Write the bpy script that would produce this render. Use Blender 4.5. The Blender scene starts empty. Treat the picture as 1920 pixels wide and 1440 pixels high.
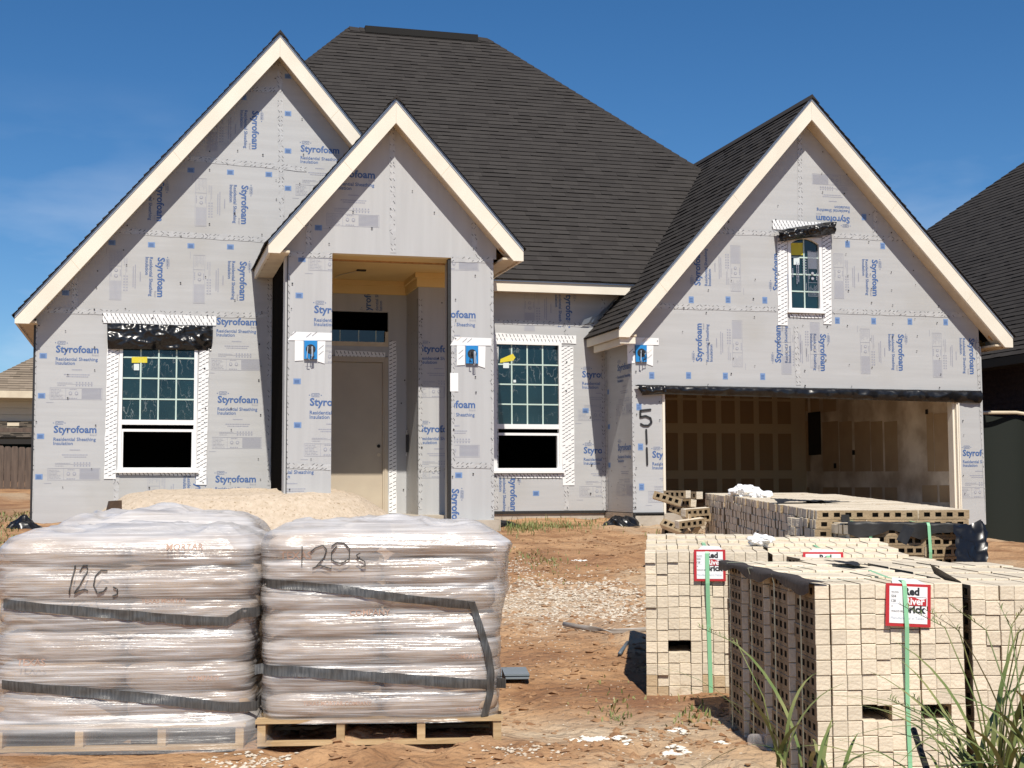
import bpy, bmesh, math, random
from mathutils import Vector, Matrix, noise
random.seed(7)
R_ = math.radians
sc = bpy.context.scene
COL = sc.collection
# ------------------------------------------------------------------ camera
FPX = 2600.0
PIT, ROL, YAW = R_(4.244), R_(-.233), R_(14.92)
EYE = Vector((0, 0, 1.7))
_F = Vector((math.sin(YAW)*math.cos(PIT), math.cos(YAW)*math.cos(PIT), math.sin(PIT)))
_R0 = Vector((math.cos(YAW), -math.sin(YAW), 0)); _U0 = _R0.cross(_F)
_R = _R0*math.cos(ROL)+_U0*math.sin(ROL); _U = -_R0*math.sin(ROL)+_U0*math.cos(ROL)
cam = bpy.data.cameras.new('camera'); co = bpy.data.objects.new('camera', cam); COL.objects.link(co)
cam.sensor_width = 36; cam.lens = 36*FPX/1920; cam.clip_end = 3000; cam.clip_start = .05
M = Matrix((_R, _U, -_F)).transposed().to_4x4(); M.translation = EYE; co.matrix_world = M
sc.camera = co
# ------------------------------------------------------------------ sky, sun, exposure
SUN_EL, SUN_AZ = R_(52), R_(7)          # the sun stands behind the camera, a little to the left of the facade's normal
tosun = Vector((-math.sin(SUN_AZ)*math.cos(SUN_EL), -math.cos(SUN_AZ)*math.cos(SUN_EL), math.sin(SUN_EL)))
wd = bpy.data.worlds.new('World'); sc.world = wd; wd.use_nodes = True
nt = wd.node_tree; nt.nodes.clear()
sky = nt.nodes.new('ShaderNodeTexSky'); sky.sky_type = 'NISHITA'; sky.sun_disc = False
sky.sun_elevation = SUN_EL; sky.sun_rotation = math.pi+SUN_AZ
sky.air_density = .85; sky.dust_density = 0; sky.ozone_density = 5; sky.altitude = 0
bg = nt.nodes.new('ShaderNodeBackground'); bg.inputs[1].default_value = .08
ow = nt.nodes.new('ShaderNodeOutputWorld')
hs = nt.nodes.new('ShaderNodeHueSaturation'); hs.inputs['Saturation'].default_value = 1.22; nt.links.new(sky.outputs[0], hs.inputs['Color'])
_tc = nt.nodes.new('ShaderNodeTexCoord'); _mp = nt.nodes.new('ShaderNodeMapping'); _mp.inputs['Scale'].default_value = (3, 3, 9); _mp.inputs['Location'].default_value = (.4, .2, .3); nt.links.new(_tc.outputs['Generated'], _mp.inputs[0])
_n = nt.nodes.new('ShaderNodeTexNoise'); _n.inputs['Scale'].default_value = 1.6; _n.inputs['Detail'].default_value = 8; nt.links.new(_mp.outputs[0], _n.inputs[0])
_r = nt.nodes.new('ShaderNodeMapRange'); _r.inputs[1].default_value = .5; _r.inputs[2].default_value = .75; nt.links.new(_n.outputs[0], _r.inputs[0])
_sx = nt.nodes.new('ShaderNodeSeparateXYZ'); nt.links.new(_tc.outputs['Generated'], _sx.inputs[0])
_r2 = nt.nodes.new('ShaderNodeMapRange'); _r2.inputs[1].default_value = .28; _r2.inputs[2].default_value = .08; _r2.inputs[4].default_value = .55; nt.links.new(_sx.outputs[2], _r2.inputs[0])
_m = nt.nodes.new('ShaderNodeMath'); _m.operation = 'MULTIPLY'; nt.links.new(_r.outputs[0], _m.inputs[0]); nt.links.new(_r2.outputs[0], _m.inputs[1])
_mx = nt.nodes.new('ShaderNodeMix'); _mx.data_type = 'RGBA'; _mx.inputs[7].default_value = (9, 9.6, 10.5, 1); nt.links.new(_m.outputs[0], _mx.inputs[0]); nt.links.new(hs.outputs[0], _mx.inputs[6]); nt.links.new(_mx.outputs[2], bg.inputs[0]); nt.links.new(bg.outputs[0], ow.inputs[0])
sl = bpy.data.lights.new('sun', 'SUN'); sl.energy = 4.6; sl.angle = R_(.53); sl.color = (1, .94, .84)
so = bpy.data.objects.new('sun', sl); COL.objects.link(so)
so.rotation_euler = tosun.to_track_quat('Z', 'Y').to_euler()
sc.view_settings.view_transform = 'Standard'; sc.view_settings.look = 'None'
sc.view_settings.exposure = .3; sc.view_settings.gamma = 1
try:
    sc.cycles.diffuse_bounces = 6
    sc.cycles.transparent_max_bounces = 12; sc.cycles.max_bounces = 7
except Exception: pass

# ------------------------------------------------------------------ helpers
def ray(px, py): return _F+_R*((px-960)/FPX)-_U*((py-720)/FPX)
def onY(px, py, Y):
    d = ray(px, py); return EYE+d*(Y/d.y)
def onX(px, py, X):
    d = ray(px, py); return EYE+d*(X/d.x)
def onZ(px, py, Z):
    d = ray(px, py); return EYE+d*((Z-EYE.z)/d.z)

def node(nt, t, **kw):
    n = nt.nodes.new(t)
    for k, v in kw.items(): setattr(n, k, v)
    return n

def mat(name, col, rough=.7, col2=None, scale=3, detail=6, thr=(.35, .65), bump=0, bscale=40, stretch=None, spec=.5, metal=0,
        rnd=0, bdist=.02, coord='Object', col3=None, scale3=.6, thr3=(.5, .7)):
    m = bpy.data.materials.new(name); m.use_nodes = True; nt = m.node_tree
    b = nt.nodes['Principled BSDF']; L = nt.links.new
    b.inputs['Base Color'].default_value = (*col, 1); b.inputs['Roughness'].default_value = rough
    b.inputs['Specular IOR Level'].default_value = spec; b.inputs['Metallic'].default_value = metal
    tc = node(nt, 'ShaderNodeTexCoord'); mp = node(nt, 'ShaderNodeMapping')
    L(tc.outputs[coord], mp.inputs[0])
    if stretch: mp.inputs['Scale'].default_value = stretch
    out = None
    if col2:
        n = node(nt, 'ShaderNodeTexNoise'); n.inputs['Scale'].default_value = scale; n.inputs['Detail'].default_value = detail
        L(mp.outputs[0], n.inputs['Vector'])
        r = node(nt, 'ShaderNodeMapRange'); r.inputs[1].default_value = thr[0]; r.inputs[2].default_value = thr[1]
        L(n.outputs[0], r.inputs[0])
        mx = node(nt, 'ShaderNodeMix', data_type='RGBA'); mx.inputs[6].default_value = (*col, 1); mx.inputs[7].default_value = (*col2, 1)
        L(r.outputs[0], mx.inputs[0]); out = mx.outputs[2]
    if col3:
        n = node(nt, 'ShaderNodeTexNoise'); n.inputs['Scale'].default_value = scale3; n.inputs['Detail'].default_value = 5
        L(tc.outputs[coord], n.inputs['Vector'])
        r = node(nt, 'ShaderNodeMapRange'); r.inputs[1].default_value = thr3[0]; r.inputs[2].default_value = thr3[1]
        L(n.outputs[0], r.inputs[0])
        mx = node(nt, 'ShaderNodeMix', data_type='RGBA'); mx.inputs[6].default_value = (*col, 1); mx.inputs[7].default_value = (*col3, 1)
        if out: L(out, mx.inputs[6])
        L(r.outputs[0], mx.inputs[0]); out = mx.outputs[2]
    if rnd:
        oi = node(nt, 'ShaderNodeObjectInfo'); hs = node(nt, 'ShaderNodeHueSaturation')
        r = node(nt, 'ShaderNodeMapRange'); r.inputs[3].default_value = 1-rnd; r.inputs[4].default_value = 1+rnd
        L(oi.outputs['Random'], r.inputs[0]); L(r.outputs[0], hs.inputs['Value'])
        if out: L(out, hs.inputs['Color'])
        else: hs.inputs['Color'].default_value = (*col, 1)
        out = hs.outputs[0]
    if out: L(out, b.inputs['Base Color'])
    if bump:
        n = node(nt, 'ShaderNodeTexNoise'); n.inputs['Scale'].default_value = bscale; n.inputs['Detail'].default_value = 8
        L(mp.outputs[0], n.inputs['Vector'])
        bp = node(nt, 'ShaderNodeBump'); bp.inputs['Strength'].default_value = bump; bp.inputs['Distance'].default_value = bdist
        L(n.outputs[0], bp.inputs['Height']); L(bp.outputs[0], b.inputs['Normal'])
    return m

class MB:
    def __init__(s): s.v = []; s.f = []; s.m = []; s.uv = {}
    def poly(s, pts, mi=0):
        i = len(s.v); s.v += [tuple(p) for p in pts]; s.f.append(tuple(range(i, i+len(pts)))); s.m.append(mi)
    def box(s, lo, hi, mi=0): s.obox(Vector(lo), (Vector((hi[0]-lo[0], 0, 0)), Vector((0, hi[1]-lo[1], 0)), Vector((0, 0, hi[2]-lo[2]))), mi)
    def obox(s, o, ax, mi=0):
        o = Vector(o); a, b, c = [Vector(t) for t in ax]
        p = [o, o+a, o+a+b, o+b, o+c, o+a+c, o+a+b+c, o+b+c]; i = len(s.v); s.v += [tuple(q) for q in p]
        fl = a.cross(b).dot(c) < 0
        for f in ((0, 3, 2, 1), (4, 5, 6, 7), (0, 1, 5, 4), (1, 2, 6, 5), (2, 3, 7, 6), (3, 0, 4, 7)):
            f = tuple(i+k for k in f); s.f.append(f[::-1] if fl else f); s.m.append(mi)
    def prism(s, pts, d, mi=0, mi_side=None):        # polygon extruded by vector d
        d = Vector(d); a = [Vector(p) for p in pts]; n = len(a); i = len(s.v)
        s.v += [tuple(p) for p in a]+[tuple(p+d) for p in a]
        s.f.append(tuple(range(i, i+n))); s.m.append(mi); s.f.append(tuple(range(i+2*n-1, i+n-1, -1))); s.m.append(mi)
        for k in range(n):
            j = (k+1) % n; s.f.append((i+j, i+k, i+n+k, i+n+j)); s.m.append(mi if mi_side is None else mi_side)
    def tube(s, path, r, mi=0, n=7):
        path = [Vector(p) for p in path]; rs = r if isinstance(r, (list, tuple)) else [r]*len(path); rings = []
        for k, p in enumerate(path):
            t = (path[min(k+1, len(path)-1)]-path[max(k-1, 0)]).normalized()
            a = t.orthogonal().normalized(); b = t.cross(a); i = len(s.v)
            s.v += [tuple(p+(a*math.cos(q)+b*math.sin(q))*rs[k]) for q in [2*math.pi*j/n for j in range(n)]]; rings.append(i)
        for i, j in zip(rings, rings[1:]):
            for q in range(n): s.f.append((i+q, i+(q+1) % n, j+(q+1) % n, j+q)); s.m.append(mi)
        s.f.append(tuple(rings[0]+q for q in range(n))[::-1]); s.f.append(tuple(rings[-1]+q for q in range(n))); s.m += [mi, mi]
    def ribbon(s, path, wv, mi=0):                    # flat strip along path, wv = half width vectors
        path = [Vector(p) for p in path]; i = len(s.v)
        for k, p in enumerate(path):
            w = Vector(wv[k] if isinstance(wv, list) else wv); s.v += [tuple(p-w), tuple(p+w)]
        for k in range(len(path)-1):
            a = i+2*k; s.f.append((a, a+2, a+3, a+1)); s.m.append(mi)
    def grid(s, fn, nu, nv, mi=0, wrap=False):
        i = len(s.v)
        for a in range(nu+1):
            for b in range(nv+1): s.v.append(tuple(fn(a/nu, b/nv)))
        for a in range(nu):
            for b in range(nv):
                q = i+a*(nv+1)+b; s.f.append((q, q+nv+1, q+nv+2, q+1)); s.m.append(mi)
    def mesh(s, name, mats, smooth=False):
        me = bpy.data.meshes.new(name); me.from_pydata(s.v, [], s.f)
        for m in (mats if isinstance(mats, (list, tuple)) else [mats]): me.materials.append(m)
        me.polygons.foreach_set('material_index', s.m)
        if smooth: me.polygons.foreach_set('use_smooth', [True]*len(s.f))
        me.update(); return me
    def build(s, name, mats, parent=None, smooth=False):
        o = bpy.data.objects.new(name, s.mesh(name, mats, smooth)); COL.objects.link(o)
        if parent: o.parent = parent; o.matrix_parent_inverse = Matrix()
        return o

def weld(o, d=.0005):
    bm = bmesh.new(); bm.from_mesh(o.data); bmesh.ops.remove_doubles(bm, verts=bm.verts, dist=d); bmesh.ops.recalc_face_normals(bm, faces=bm.faces)
    bm.to_mesh(o.data); bm.free()
def tag(o, label, cat, group=None, kind=None):
    if label: o['label'] = label
    if cat: o['category'] = cat
    if group: o['group'] = group
    if kind: o['kind'] = kind
    return o
def thing(name, label, cat, group=None, loc=(0, 0, 0), rz=0):
    o = bpy.data.objects.new(name, None); COL.objects.link(o); o.location = loc; o.rotation_euler = (0, 0, rz); o.empty_display_size = .1
    return tag(o, label, cat, group)
def fbm(p, o=4): return noise.fractal(Vector(p), 1.0, 2.0, o)
def clip(poly, planes):                                # planes: (a,b,c) keep a*x+b*y<=c
    for a, b, c in planes:
        out = []; n = len(poly)
        for i in range(n):
            p, q = poly[i], poly[(i+1) % n]; dp = a*p[0]+b*p[1]-c; dq = a*q[0]+b*q[1]-c
            if dp <= 0: out.append(p)
            if (dp < 0 < dq) or (dq < 0 < dp):
                t = dp/(dp-dq); out.append((p[0]+(q[0]-p[0])*t, p[1]+(q[1]-p[1])*t))
        poly = out
        if len(poly) < 3: return []
    return poly
def planes_of(poly):                                   # convex polygon, either winding
    ar = sum(poly[i][0]*poly[(i+1) % len(poly)][1]-poly[(i+1) % len(poly)][0]*poly[i][1] for i in range(len(poly)))
    if ar < 0: poly = poly[::-1]
    out = []
    for i in range(len(poly)):
        p, q = poly[i], poly[(i+1) % len(poly)]; a, b = q[1]-p[1], -(q[0]-p[0]); out.append((a, b, a*p[0]+b*p[1]))
    return out
_txt = {}
def text_polys(s, bold=0):
    """Polygons of a line of text, scaled to width 1, origin at the left end of the baseline."""
    k = (s, bold)
    if k not in _txt:
        c = bpy.data.curves.new('lettering', 'FONT'); c.body = s; c.resolution_u = 2; c.offset = bold
        o = bpy.data.objects.new('lettering', c); COL.objects.link(o)
        me = bpy.data.meshes.new_from_object(o.evaluated_get(bpy.context.evaluated_depsgraph_get()))
        vs = [(v.co.x, v.co.y) for v in me.vertices]; x0 = min(v[0] for v in vs); w = max(v[0] for v in vs)-x0
        _txt[k] = [[((vs[i][0]-x0)/w, vs[i][1]/w) for i in p.vertices] for p in me.polygons]
        bpy.data.objects.remove(o); bpy.data.curves.remove(c); bpy.data.meshes.remove(me)
    return _txt[k]

# ------------------------------------------------------------------ materials
m_foam = mat('foam_board', (.455, .46, .465), .55, (.415, .418, .422), 1.2, thr=(.3, .7), stretch=(.6, .6, 9), bump=.06, bscale=3, col3=(.39, .385, .37), scale3=.9, thr3=(.52, .8))
m_foam_up = mat('foam_board_upright', (.455, .46, .465), .55, (.415, .418, .422), 1.2, thr=(.3, .7), stretch=(9, 9, .6), bump=.03, bscale=60)
m_blue = mat('print_blue', (.06, .125, .30), .6)
m_pale = mat('print_pale', (.29, .30, .37), .6)
m_ltblue = mat('print_light_blue', (.16, .26, .47), .6)
m_ink = mat('black_ink', (.02, .02, .022), .5)
m_tape = mat('clear_seam_tape', (.495, .495, .495), .22, (.43, .43, .43), 9, bump=.3, bscale=25)
m_gash2 = mat('seam_tape_print', (.10, .10, .105), .5)
m_wtape = mat('white_flashing_tape', (.8, .8, .8), .4)
m_gash = mat('tape_print', (.06, .06, .065), .5)
m_trim = mat('primed_trim', (.77, .71, .60), .6, (.71, .65, .54), 2, thr=(.35, .65), stretch=(1, 1, 1), bump=.03, bscale=30)
m_trim_end = mat('soffit_board', (.66, .57, .42), .65, (.58, .49, .36), 4)
m_wood = mat('framing_lumber', (.50, .30, .13), .7, (.36, .19, .07), 6, stretch=(3, 3, 1), bump=.1)
m_drip = mat('drip_edge_metal', (.45, .52, .60), .35, metal=.2)
m_black = mat('black_plastic', (.008, .008, .009), .28, bump=.12, bscale=9)
m_black2 = mat('black_felt', (.018, .017, .016), .55, bump=.2, bscale=20)
m_white = mat('white_vinyl', (.80, .80, .80), .35)
m_munt = mat('window_grille', (.50, .62, .56), .4)
m_conc = mat('concrete', (.46, .41, .34), .85, (.36, .31, .25), 4, bump=.25, bscale=30)
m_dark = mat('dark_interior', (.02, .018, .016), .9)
m_door = mat('entry_door', (.50, .43, .33), .55, (.46, .39, .30), 3)
m_boxblue = mat('blue_plastic', (.02, .22, .55), .35)
m_yellow = mat('yellow_label', (.65, .55, .03), .5)
m_porch = mat('porch_ceiling', (.78, .58, .26), .6, (.74, .54, .23), 2)
m_dry = mat('drywall_paper', (.30, .20, .12), .8, (.26, .17, .10), 3)
m_mud = mat('joint_compound', (.88, .80, .68), .8, (.50, .41, .31), 2)  # raised pale for the brighter light on the garage side wall

def shingle_mat(name, c1, c2, c3):
    m = bpy.data.materials.new(name); m.use_nodes = True; nt = m.node_tree; L = nt.links.new; b = nt.nodes['Principled BSDF']
    b.inputs['Roughness'].default_value = .9; b.inputs['Specular IOR Level'].default_value = .2
    at = node(nt, 'ShaderNodeAttribute', attribute_name='tab'); tc = node(nt, 'ShaderNodeTexCoord')
    n = node(nt, 'ShaderNodeTexNoise'); n.inputs['Scale'].default_value = 90; n.inputs['Detail'].default_value = 3; L(tc.outputs['Object'], n.inputs[0])
    mx = node(nt, 'ShaderNodeMix', data_type='RGBA'); mx.inputs[6].default_value = (*c1, 1); mx.inputs[7].default_value = (*c2, 1); L(at.outputs['Fac'], mx.inputs[0])
    m2 = node(nt, 'ShaderNodeMix', data_type='RGBA'); m2.inputs[7].default_value = (*c3, 1); L(mx.outputs[2], m2.inputs[6])
    r = node(nt, 'ShaderNodeMapRange'); r.inputs[1].default_value = .5; r.inputs[2].default_value = .75; r.inputs[4].default_value = .6
    L(n.outputs[0], r.inputs[0]); L(r.outputs[0], m2.inputs[0]); L(m2.outputs[2], b.inputs['Base Color'])
    return m
m_sh = shingle_mat('roof_shingle', (.036, .032, .030), (.048, .043, .040), (.021, .019, .018))
m_shd = mat('shingle_edge', (.012, .011, .010), .95)  # near-black risers paint the shadow lines under the shingle courses
m_sh2 = shingle_mat('tan_shingle', (.20, .16, .12), (.28, .225, .17), (.12, .095, .07))

def roof_plane(name, parent, o, sd, td, poly, material, course=.13, back=True):
    """Overlapping shingle courses clipped to a polygon given in (s,t) metres on the plane."""
    o = Vector(o); sd = Vector(sd).normalized(); td = Vector(td).normalized(); n = sd.cross(td)
    if n.z < 0: n = -n
    pl = planes_of(poly); mb = MB(); val = []
    t0 = min(p[1] for p in poly); t1 = max(p[1] for p in poly); s0 = min(p[0] for p in poly); s1 = max(p[0] for p in poly)
    P = lambda s, t, h: o+sd*s+td*t+n*h
    k = 0; t = t0
    while t < t1:
        s = s0-random.random()*.4; te = min(t+course, t1)
        while s < s1:
            w = random.choice((.15, .2, .26, .34)); h = random.choice((.011, .012, .013, .019)); c = random.random()
            q = clip([(s, t), (s+w, t), (s+w, te), (s, te)], pl)
            if q:
                f = lambda p: P(p[0], p[1], .001+h*(1-(p[1]-t)/course))
                mb.poly([f(p) for p in q]); val.append(c)
                lo = sorted([p for p in q if p[1] < t+1e-5])
                if len(lo) >= 2:
                    a, b = lo[0], lo[-1]
                    mb.poly([P(a[0], a[1], -.002), P(b[0], b[1], -.002), f(b), f(a)], 1); val.append(c*.5)
                for a, b in zip(q, q[1:]+q[:1]):
                    if abs(a[0]-b[0]) < 1e-6 and h > .01: mb.poly([f(a), f(b), P(b[0], b[1], 0), P(a[0], a[1], 0)]); val.append(c)
            s += w
        t += course; k += 1
    if back: mb.poly([P(p[0], p[1], -.02) for p in poly]); val.append(.2)
    ob = mb.build(name, [material, m_shd], parent)
    at = ob.data.attributes.new('tab', 'FLOAT', 'FACE'); at.data.foreach_set('value', val)
    return ob

# ------------------------------------------------------------------ ground
def sm(a, b, x):
    t = max(0, min(1, (x-a)/(b-a))); return t*t*(3-2*t)
def gz(x, y):
    z = .015+.0537*max(min(y, 34), -6)
    z -= .5*sm(11.3, 13.4, x)*sm(14, 19, y)*(1-sm(27, 30, y))
    return z
def gzn(x, y):
    z = gz(x, y)
    if -12 < x < 26 and 0 < y < 40:
        z += .04*fbm((x*.7, y*.7, 3), 3)+.024*fbm((x*2.6, y*2.6, 7), 5)
        r = 1-abs(noise.noise(Vector((x*2.2, y*5, 1)))); z += .012*r*r-.006
        k = sm(-.05, .35, noise.noise(Vector((x*.55+4, y*.55, 2)))); z += k*(.05*(1-2*abs(noise.noise(Vector((x*1.9, y*2.4, 6)))))+.03*noise.noise(Vector((x*6, y*6, 8))))
        for xr in (5.1, 6.6): z -= .06*math.exp(-((x-xr-.16*(y-10)+.2*math.sin(y*.5))/.16)**2)*sm(8, 10, y)*(1-sm(18, 19.5, y))*(.7+.5*noise.noise(Vector((x*3, y*3, 4))))
    return z
def axis(segs):
    out = []
    for a, b, st in segs:
        n = max(1, round((b-a)/st)); out += [a+(b-a)*i/n for i in range(n)]
    return out+[segs[-1][1]]
xs = axis([(-900, -60, 140), (-60, -12, 6), (-12, -2.2, .5), (-2.2, 9, .06), (9, 18, .25), (18, 60, 6), (60, 900, 140)])
ys = axis([(-300, -10, 50), (-10, 4, 1), (4, 13, .06), (13, 21.6, .1), (21.6, 36, .6), (36, 80, 6), (80, 2000, 240)])
gm = MB()
for x in xs:
    for y in ys: gm.v.append((x, y, gzn(x, y)))
ny = len(ys)
for i in range(len(xs)-1):
    for j in range(ny-1):
        a = i*ny+j; gm.f.append((a, a+ny, a+ny+1, a+1)); gm.m.append(0)
m_dirt = mat('red_dirt', (.44, .258, .13), .95, (.25, .125, .055), 1.9, 10, (.40, .64), bump=1.0, bscale=13, bdist=.07, col3=(.46, .34, .22), scale3=.55, thr3=(.52, .66))
def dust():
    nt = m_dirt.node_tree; L = nt.links.new; b = nt.nodes['Principled BSDF']; src = b.inputs['Base Color'].links[0].from_socket; tc = node(nt, 'ShaderNodeTexCoord')
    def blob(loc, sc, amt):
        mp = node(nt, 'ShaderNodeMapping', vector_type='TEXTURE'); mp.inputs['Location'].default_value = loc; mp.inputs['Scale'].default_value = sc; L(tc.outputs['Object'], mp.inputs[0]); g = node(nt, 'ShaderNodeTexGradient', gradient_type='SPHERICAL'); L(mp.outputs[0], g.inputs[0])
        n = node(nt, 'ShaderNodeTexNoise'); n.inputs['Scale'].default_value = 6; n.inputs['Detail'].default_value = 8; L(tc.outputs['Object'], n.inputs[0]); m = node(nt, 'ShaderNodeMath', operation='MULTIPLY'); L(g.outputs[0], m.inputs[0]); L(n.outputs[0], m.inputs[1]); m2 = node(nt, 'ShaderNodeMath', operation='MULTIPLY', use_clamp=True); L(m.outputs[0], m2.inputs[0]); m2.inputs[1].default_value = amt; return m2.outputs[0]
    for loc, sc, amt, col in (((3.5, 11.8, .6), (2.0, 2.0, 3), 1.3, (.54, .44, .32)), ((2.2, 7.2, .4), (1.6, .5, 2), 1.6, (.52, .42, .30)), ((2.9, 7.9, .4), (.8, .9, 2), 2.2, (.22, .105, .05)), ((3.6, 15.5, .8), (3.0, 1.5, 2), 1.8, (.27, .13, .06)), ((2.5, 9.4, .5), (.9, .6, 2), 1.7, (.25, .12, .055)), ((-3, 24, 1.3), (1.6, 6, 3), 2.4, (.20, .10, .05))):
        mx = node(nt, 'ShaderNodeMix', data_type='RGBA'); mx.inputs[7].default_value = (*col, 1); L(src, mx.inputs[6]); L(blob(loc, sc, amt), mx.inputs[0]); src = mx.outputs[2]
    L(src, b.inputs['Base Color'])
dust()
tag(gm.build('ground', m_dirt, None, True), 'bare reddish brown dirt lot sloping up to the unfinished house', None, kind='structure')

def chip(mb, p, r, flat=.6):
    ph = random.random()*6.3; n = random.choice((4, 5, 5, 6)); i = len(mb.v)
    a = [p+Vector((math.cos(ph+2*math.pi*k/n)*r*random.uniform(.6, 1.2), math.sin(ph+2*math.pi*k/n)*r*random.uniform(.6, 1.2), random.uniform(-.2, .25)*r)) for k in range(n)]
    top = p+Vector((random.uniform(-.3, .3)*r, random.uniform(-.3, .3)*r, r*flat*random.uniform(.5, 1.1))); bot = p-Vector((0, 0, r*.5))
    mb.v += [tuple(q) for q in a]+[tuple(top), tuple(bot)]
    for k in range(n):
        mb.f += [(i+k, i+(k+1) % n, i+n), (i+(k+1) % n, i+k, i+n+1)]; mb.m += [0, 0]
def gpt(px, py):
    d = ray(px, py); t = (EYE.z-.015)/(.0537*d.y-d.z); p = EYE+d*t; p.z = gzn(p.x, p.y); return p
mb = MB()
for _ in range(22000):
    y = 5.2+random.random()**1.6*14; x = random.uniform(-1, 6.8)+.12*(y-5)
    if fbm((x*1.1, y*1.1, 9), 2) < 0 and random.random() < .8: continue
    chip(mb, Vector((x, y, gzn(x, y))), random.choice((.006, .008, .01, .014, .018, .026, .034))*random.uniform(.7, 1.3))
m_clod = mat('dirt_clod', (.36, .215, .115), .95, (.24, .125, .06), 9, bump=.5, bscale=40)
tag(mb.build('dirt_clods', m_clod), 'loose brown clods strewn over the bare dirt lot', None, kind='stuff')
m_chip = mat('white_chips', (.64, .58, .49), .9, (.42, .33, .23), 40, bump=.2)
mb = MB()
def zone(n, px, py, sx, sy, rmin, rmax):
    for _ in range(n):
        p = gpt(random.gauss(px, sx), random.gauss(py, sy)); chip(mb, p, random.uniform(rmin, rmax), .5)
zone(900, 1010, 1115, 70, 18, .006, .026); zone(1100, 1110, 1118, 60, 20, .006, .030); zone(500, 1180, 1140, 38, 18, .006, .03)
zone(600, 1010, 1140, 60, 14, .008, .02); zone(300, 960, 1070, 25, 12, .008, .025); zone(160, 1000, 1085, 60, 25, .006, .02)
zone(260, 1000, 1180, 60, 20, .005, .014); zone(130, 990, 1430, 50, 8, .005, .016); zone(180, 480, 1432, 40, 6, .006, .018)
zone(90, 1050, 1230, 60, 30, .004, .010); zone(150, 1260, 1405, 50, 20, .004, .012); zone(300, 1150, 1320, 180, 60, .003, .008)
tag(mb.build('mortar_rubble', m_chip), 'scatter of whitish mortar crumbs on the dirt between the stacks', None, kind='stuff')
m_foamw = mat('white_scrap', (.80, .78, .73), .9, (.70, .66, .58), 6, bump=.3)
def scrap(px, py, r, n, label):
    b = MB(); c = gpt(px, py)
    for _ in range(n):
        a = random.random()*6.3; d = r*random.random()**.6; x, y = c.x+math.cos(a)*d, c.y+math.sin(a)*d*1.3
        chip(b, Vector((x, y, gzn(x, y)+.012*(1-d/r))), random.uniform(.012, .032), .45)
    tag(b.build('plaster_scrap', m_foamw), label, 'scrap', 'white plaster scraps on the dirt')
scrap(1105, 1388, .10, 46, 'largest crumpled white plaster scrap on the dirt right of the pallets')
scrap(1165, 1402, .055, 18, 'white plaster scrap lying just right of the largest scrap')
scrap(1275, 1375, .045, 13, 'white plaster scrap near the foot of the holed brick stack')
scrap(1265, 1418, .06, 20, 'flat white plaster scrap below the one by the holed bricks')
scrap(1345, 1408, .035, 9, 'small white plaster scrap left of the clear cup')
scrap(1085, 1050, .10, 22, 'white scrap on the far dirt below the picture window')

# grass
m_grass = mat('grass_blade', (.10, .15, .035), .6, (.24, .22, .08), 3, rnd=0)
m_weed = mat('weed_leaf', (.12, .165, .045), .5, (.24, .235, .09), 4, thr=(.42, .62))
def blade(mb, p, h, lean, az, w, n=4, curl=1.0, mi=0):
    pts = []; ws = []; d = Vector((math.cos(az), math.sin(az), 0)); side = Vector((-math.sin(az), math.cos(az), 0))
    for k in range(n+1):
        t = k/n; pts.append(p+d*(lean*t**(1+curl*.6))+Vector((0, 0, h*(t-.35*curl*t*t*t*(lean/max(h, .01)))))); ws.append(side*(w*(.35+.65*math.sin(math.pi*min(1, t*.75+.15)))*(1-t**4)))
    mb.ribbon(pts, ws, mi)
mb = MB()
def tuft(px, py, sx, sy, n, h):
    for _ in range(n):
        p = gpt(random.gauss(px, sx), random.gauss(py, sy)); blade(mb, p, h*random.uniform(.4, 1.2), h*random.uniform(.1, .8), random.random()*6.3, .004+.003*random.random(), 3)
tuft(985, 992, 28, 6, 420, .11); tuft(1050, 990, 30, 5, 220, .08); tuft(1120, 985, 40, 5, 160, .07); tuft(1250, 1003, 14, 3, 90, .09)
tuft(985, 1045, 25, 6, 100, .05); tuft(1030, 1060, 20, 5, 60, .05); tuft(1160, 1330, 20, 15, 50, .04); tuft(1000, 1060, 60, 20, 120, .04)
tuft(1300, 1340, 25, 18, 50, .05); tuft(1190, 1300, 60, 20, 40, .03)
for _ in range(3200):
    x = random.uniform(-5, -1.6); y = random.uniform(17, 24); z = gzn(x, y); blade(mb, Vector((x, y, z-.01)), random.uniform(.04, .11), .06, random.random()*6.3, .008, 2)
tag(mb.build('grass', m_grass), 'thin grass growing at the foundation and left of the house', None, kind='stuff')

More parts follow.
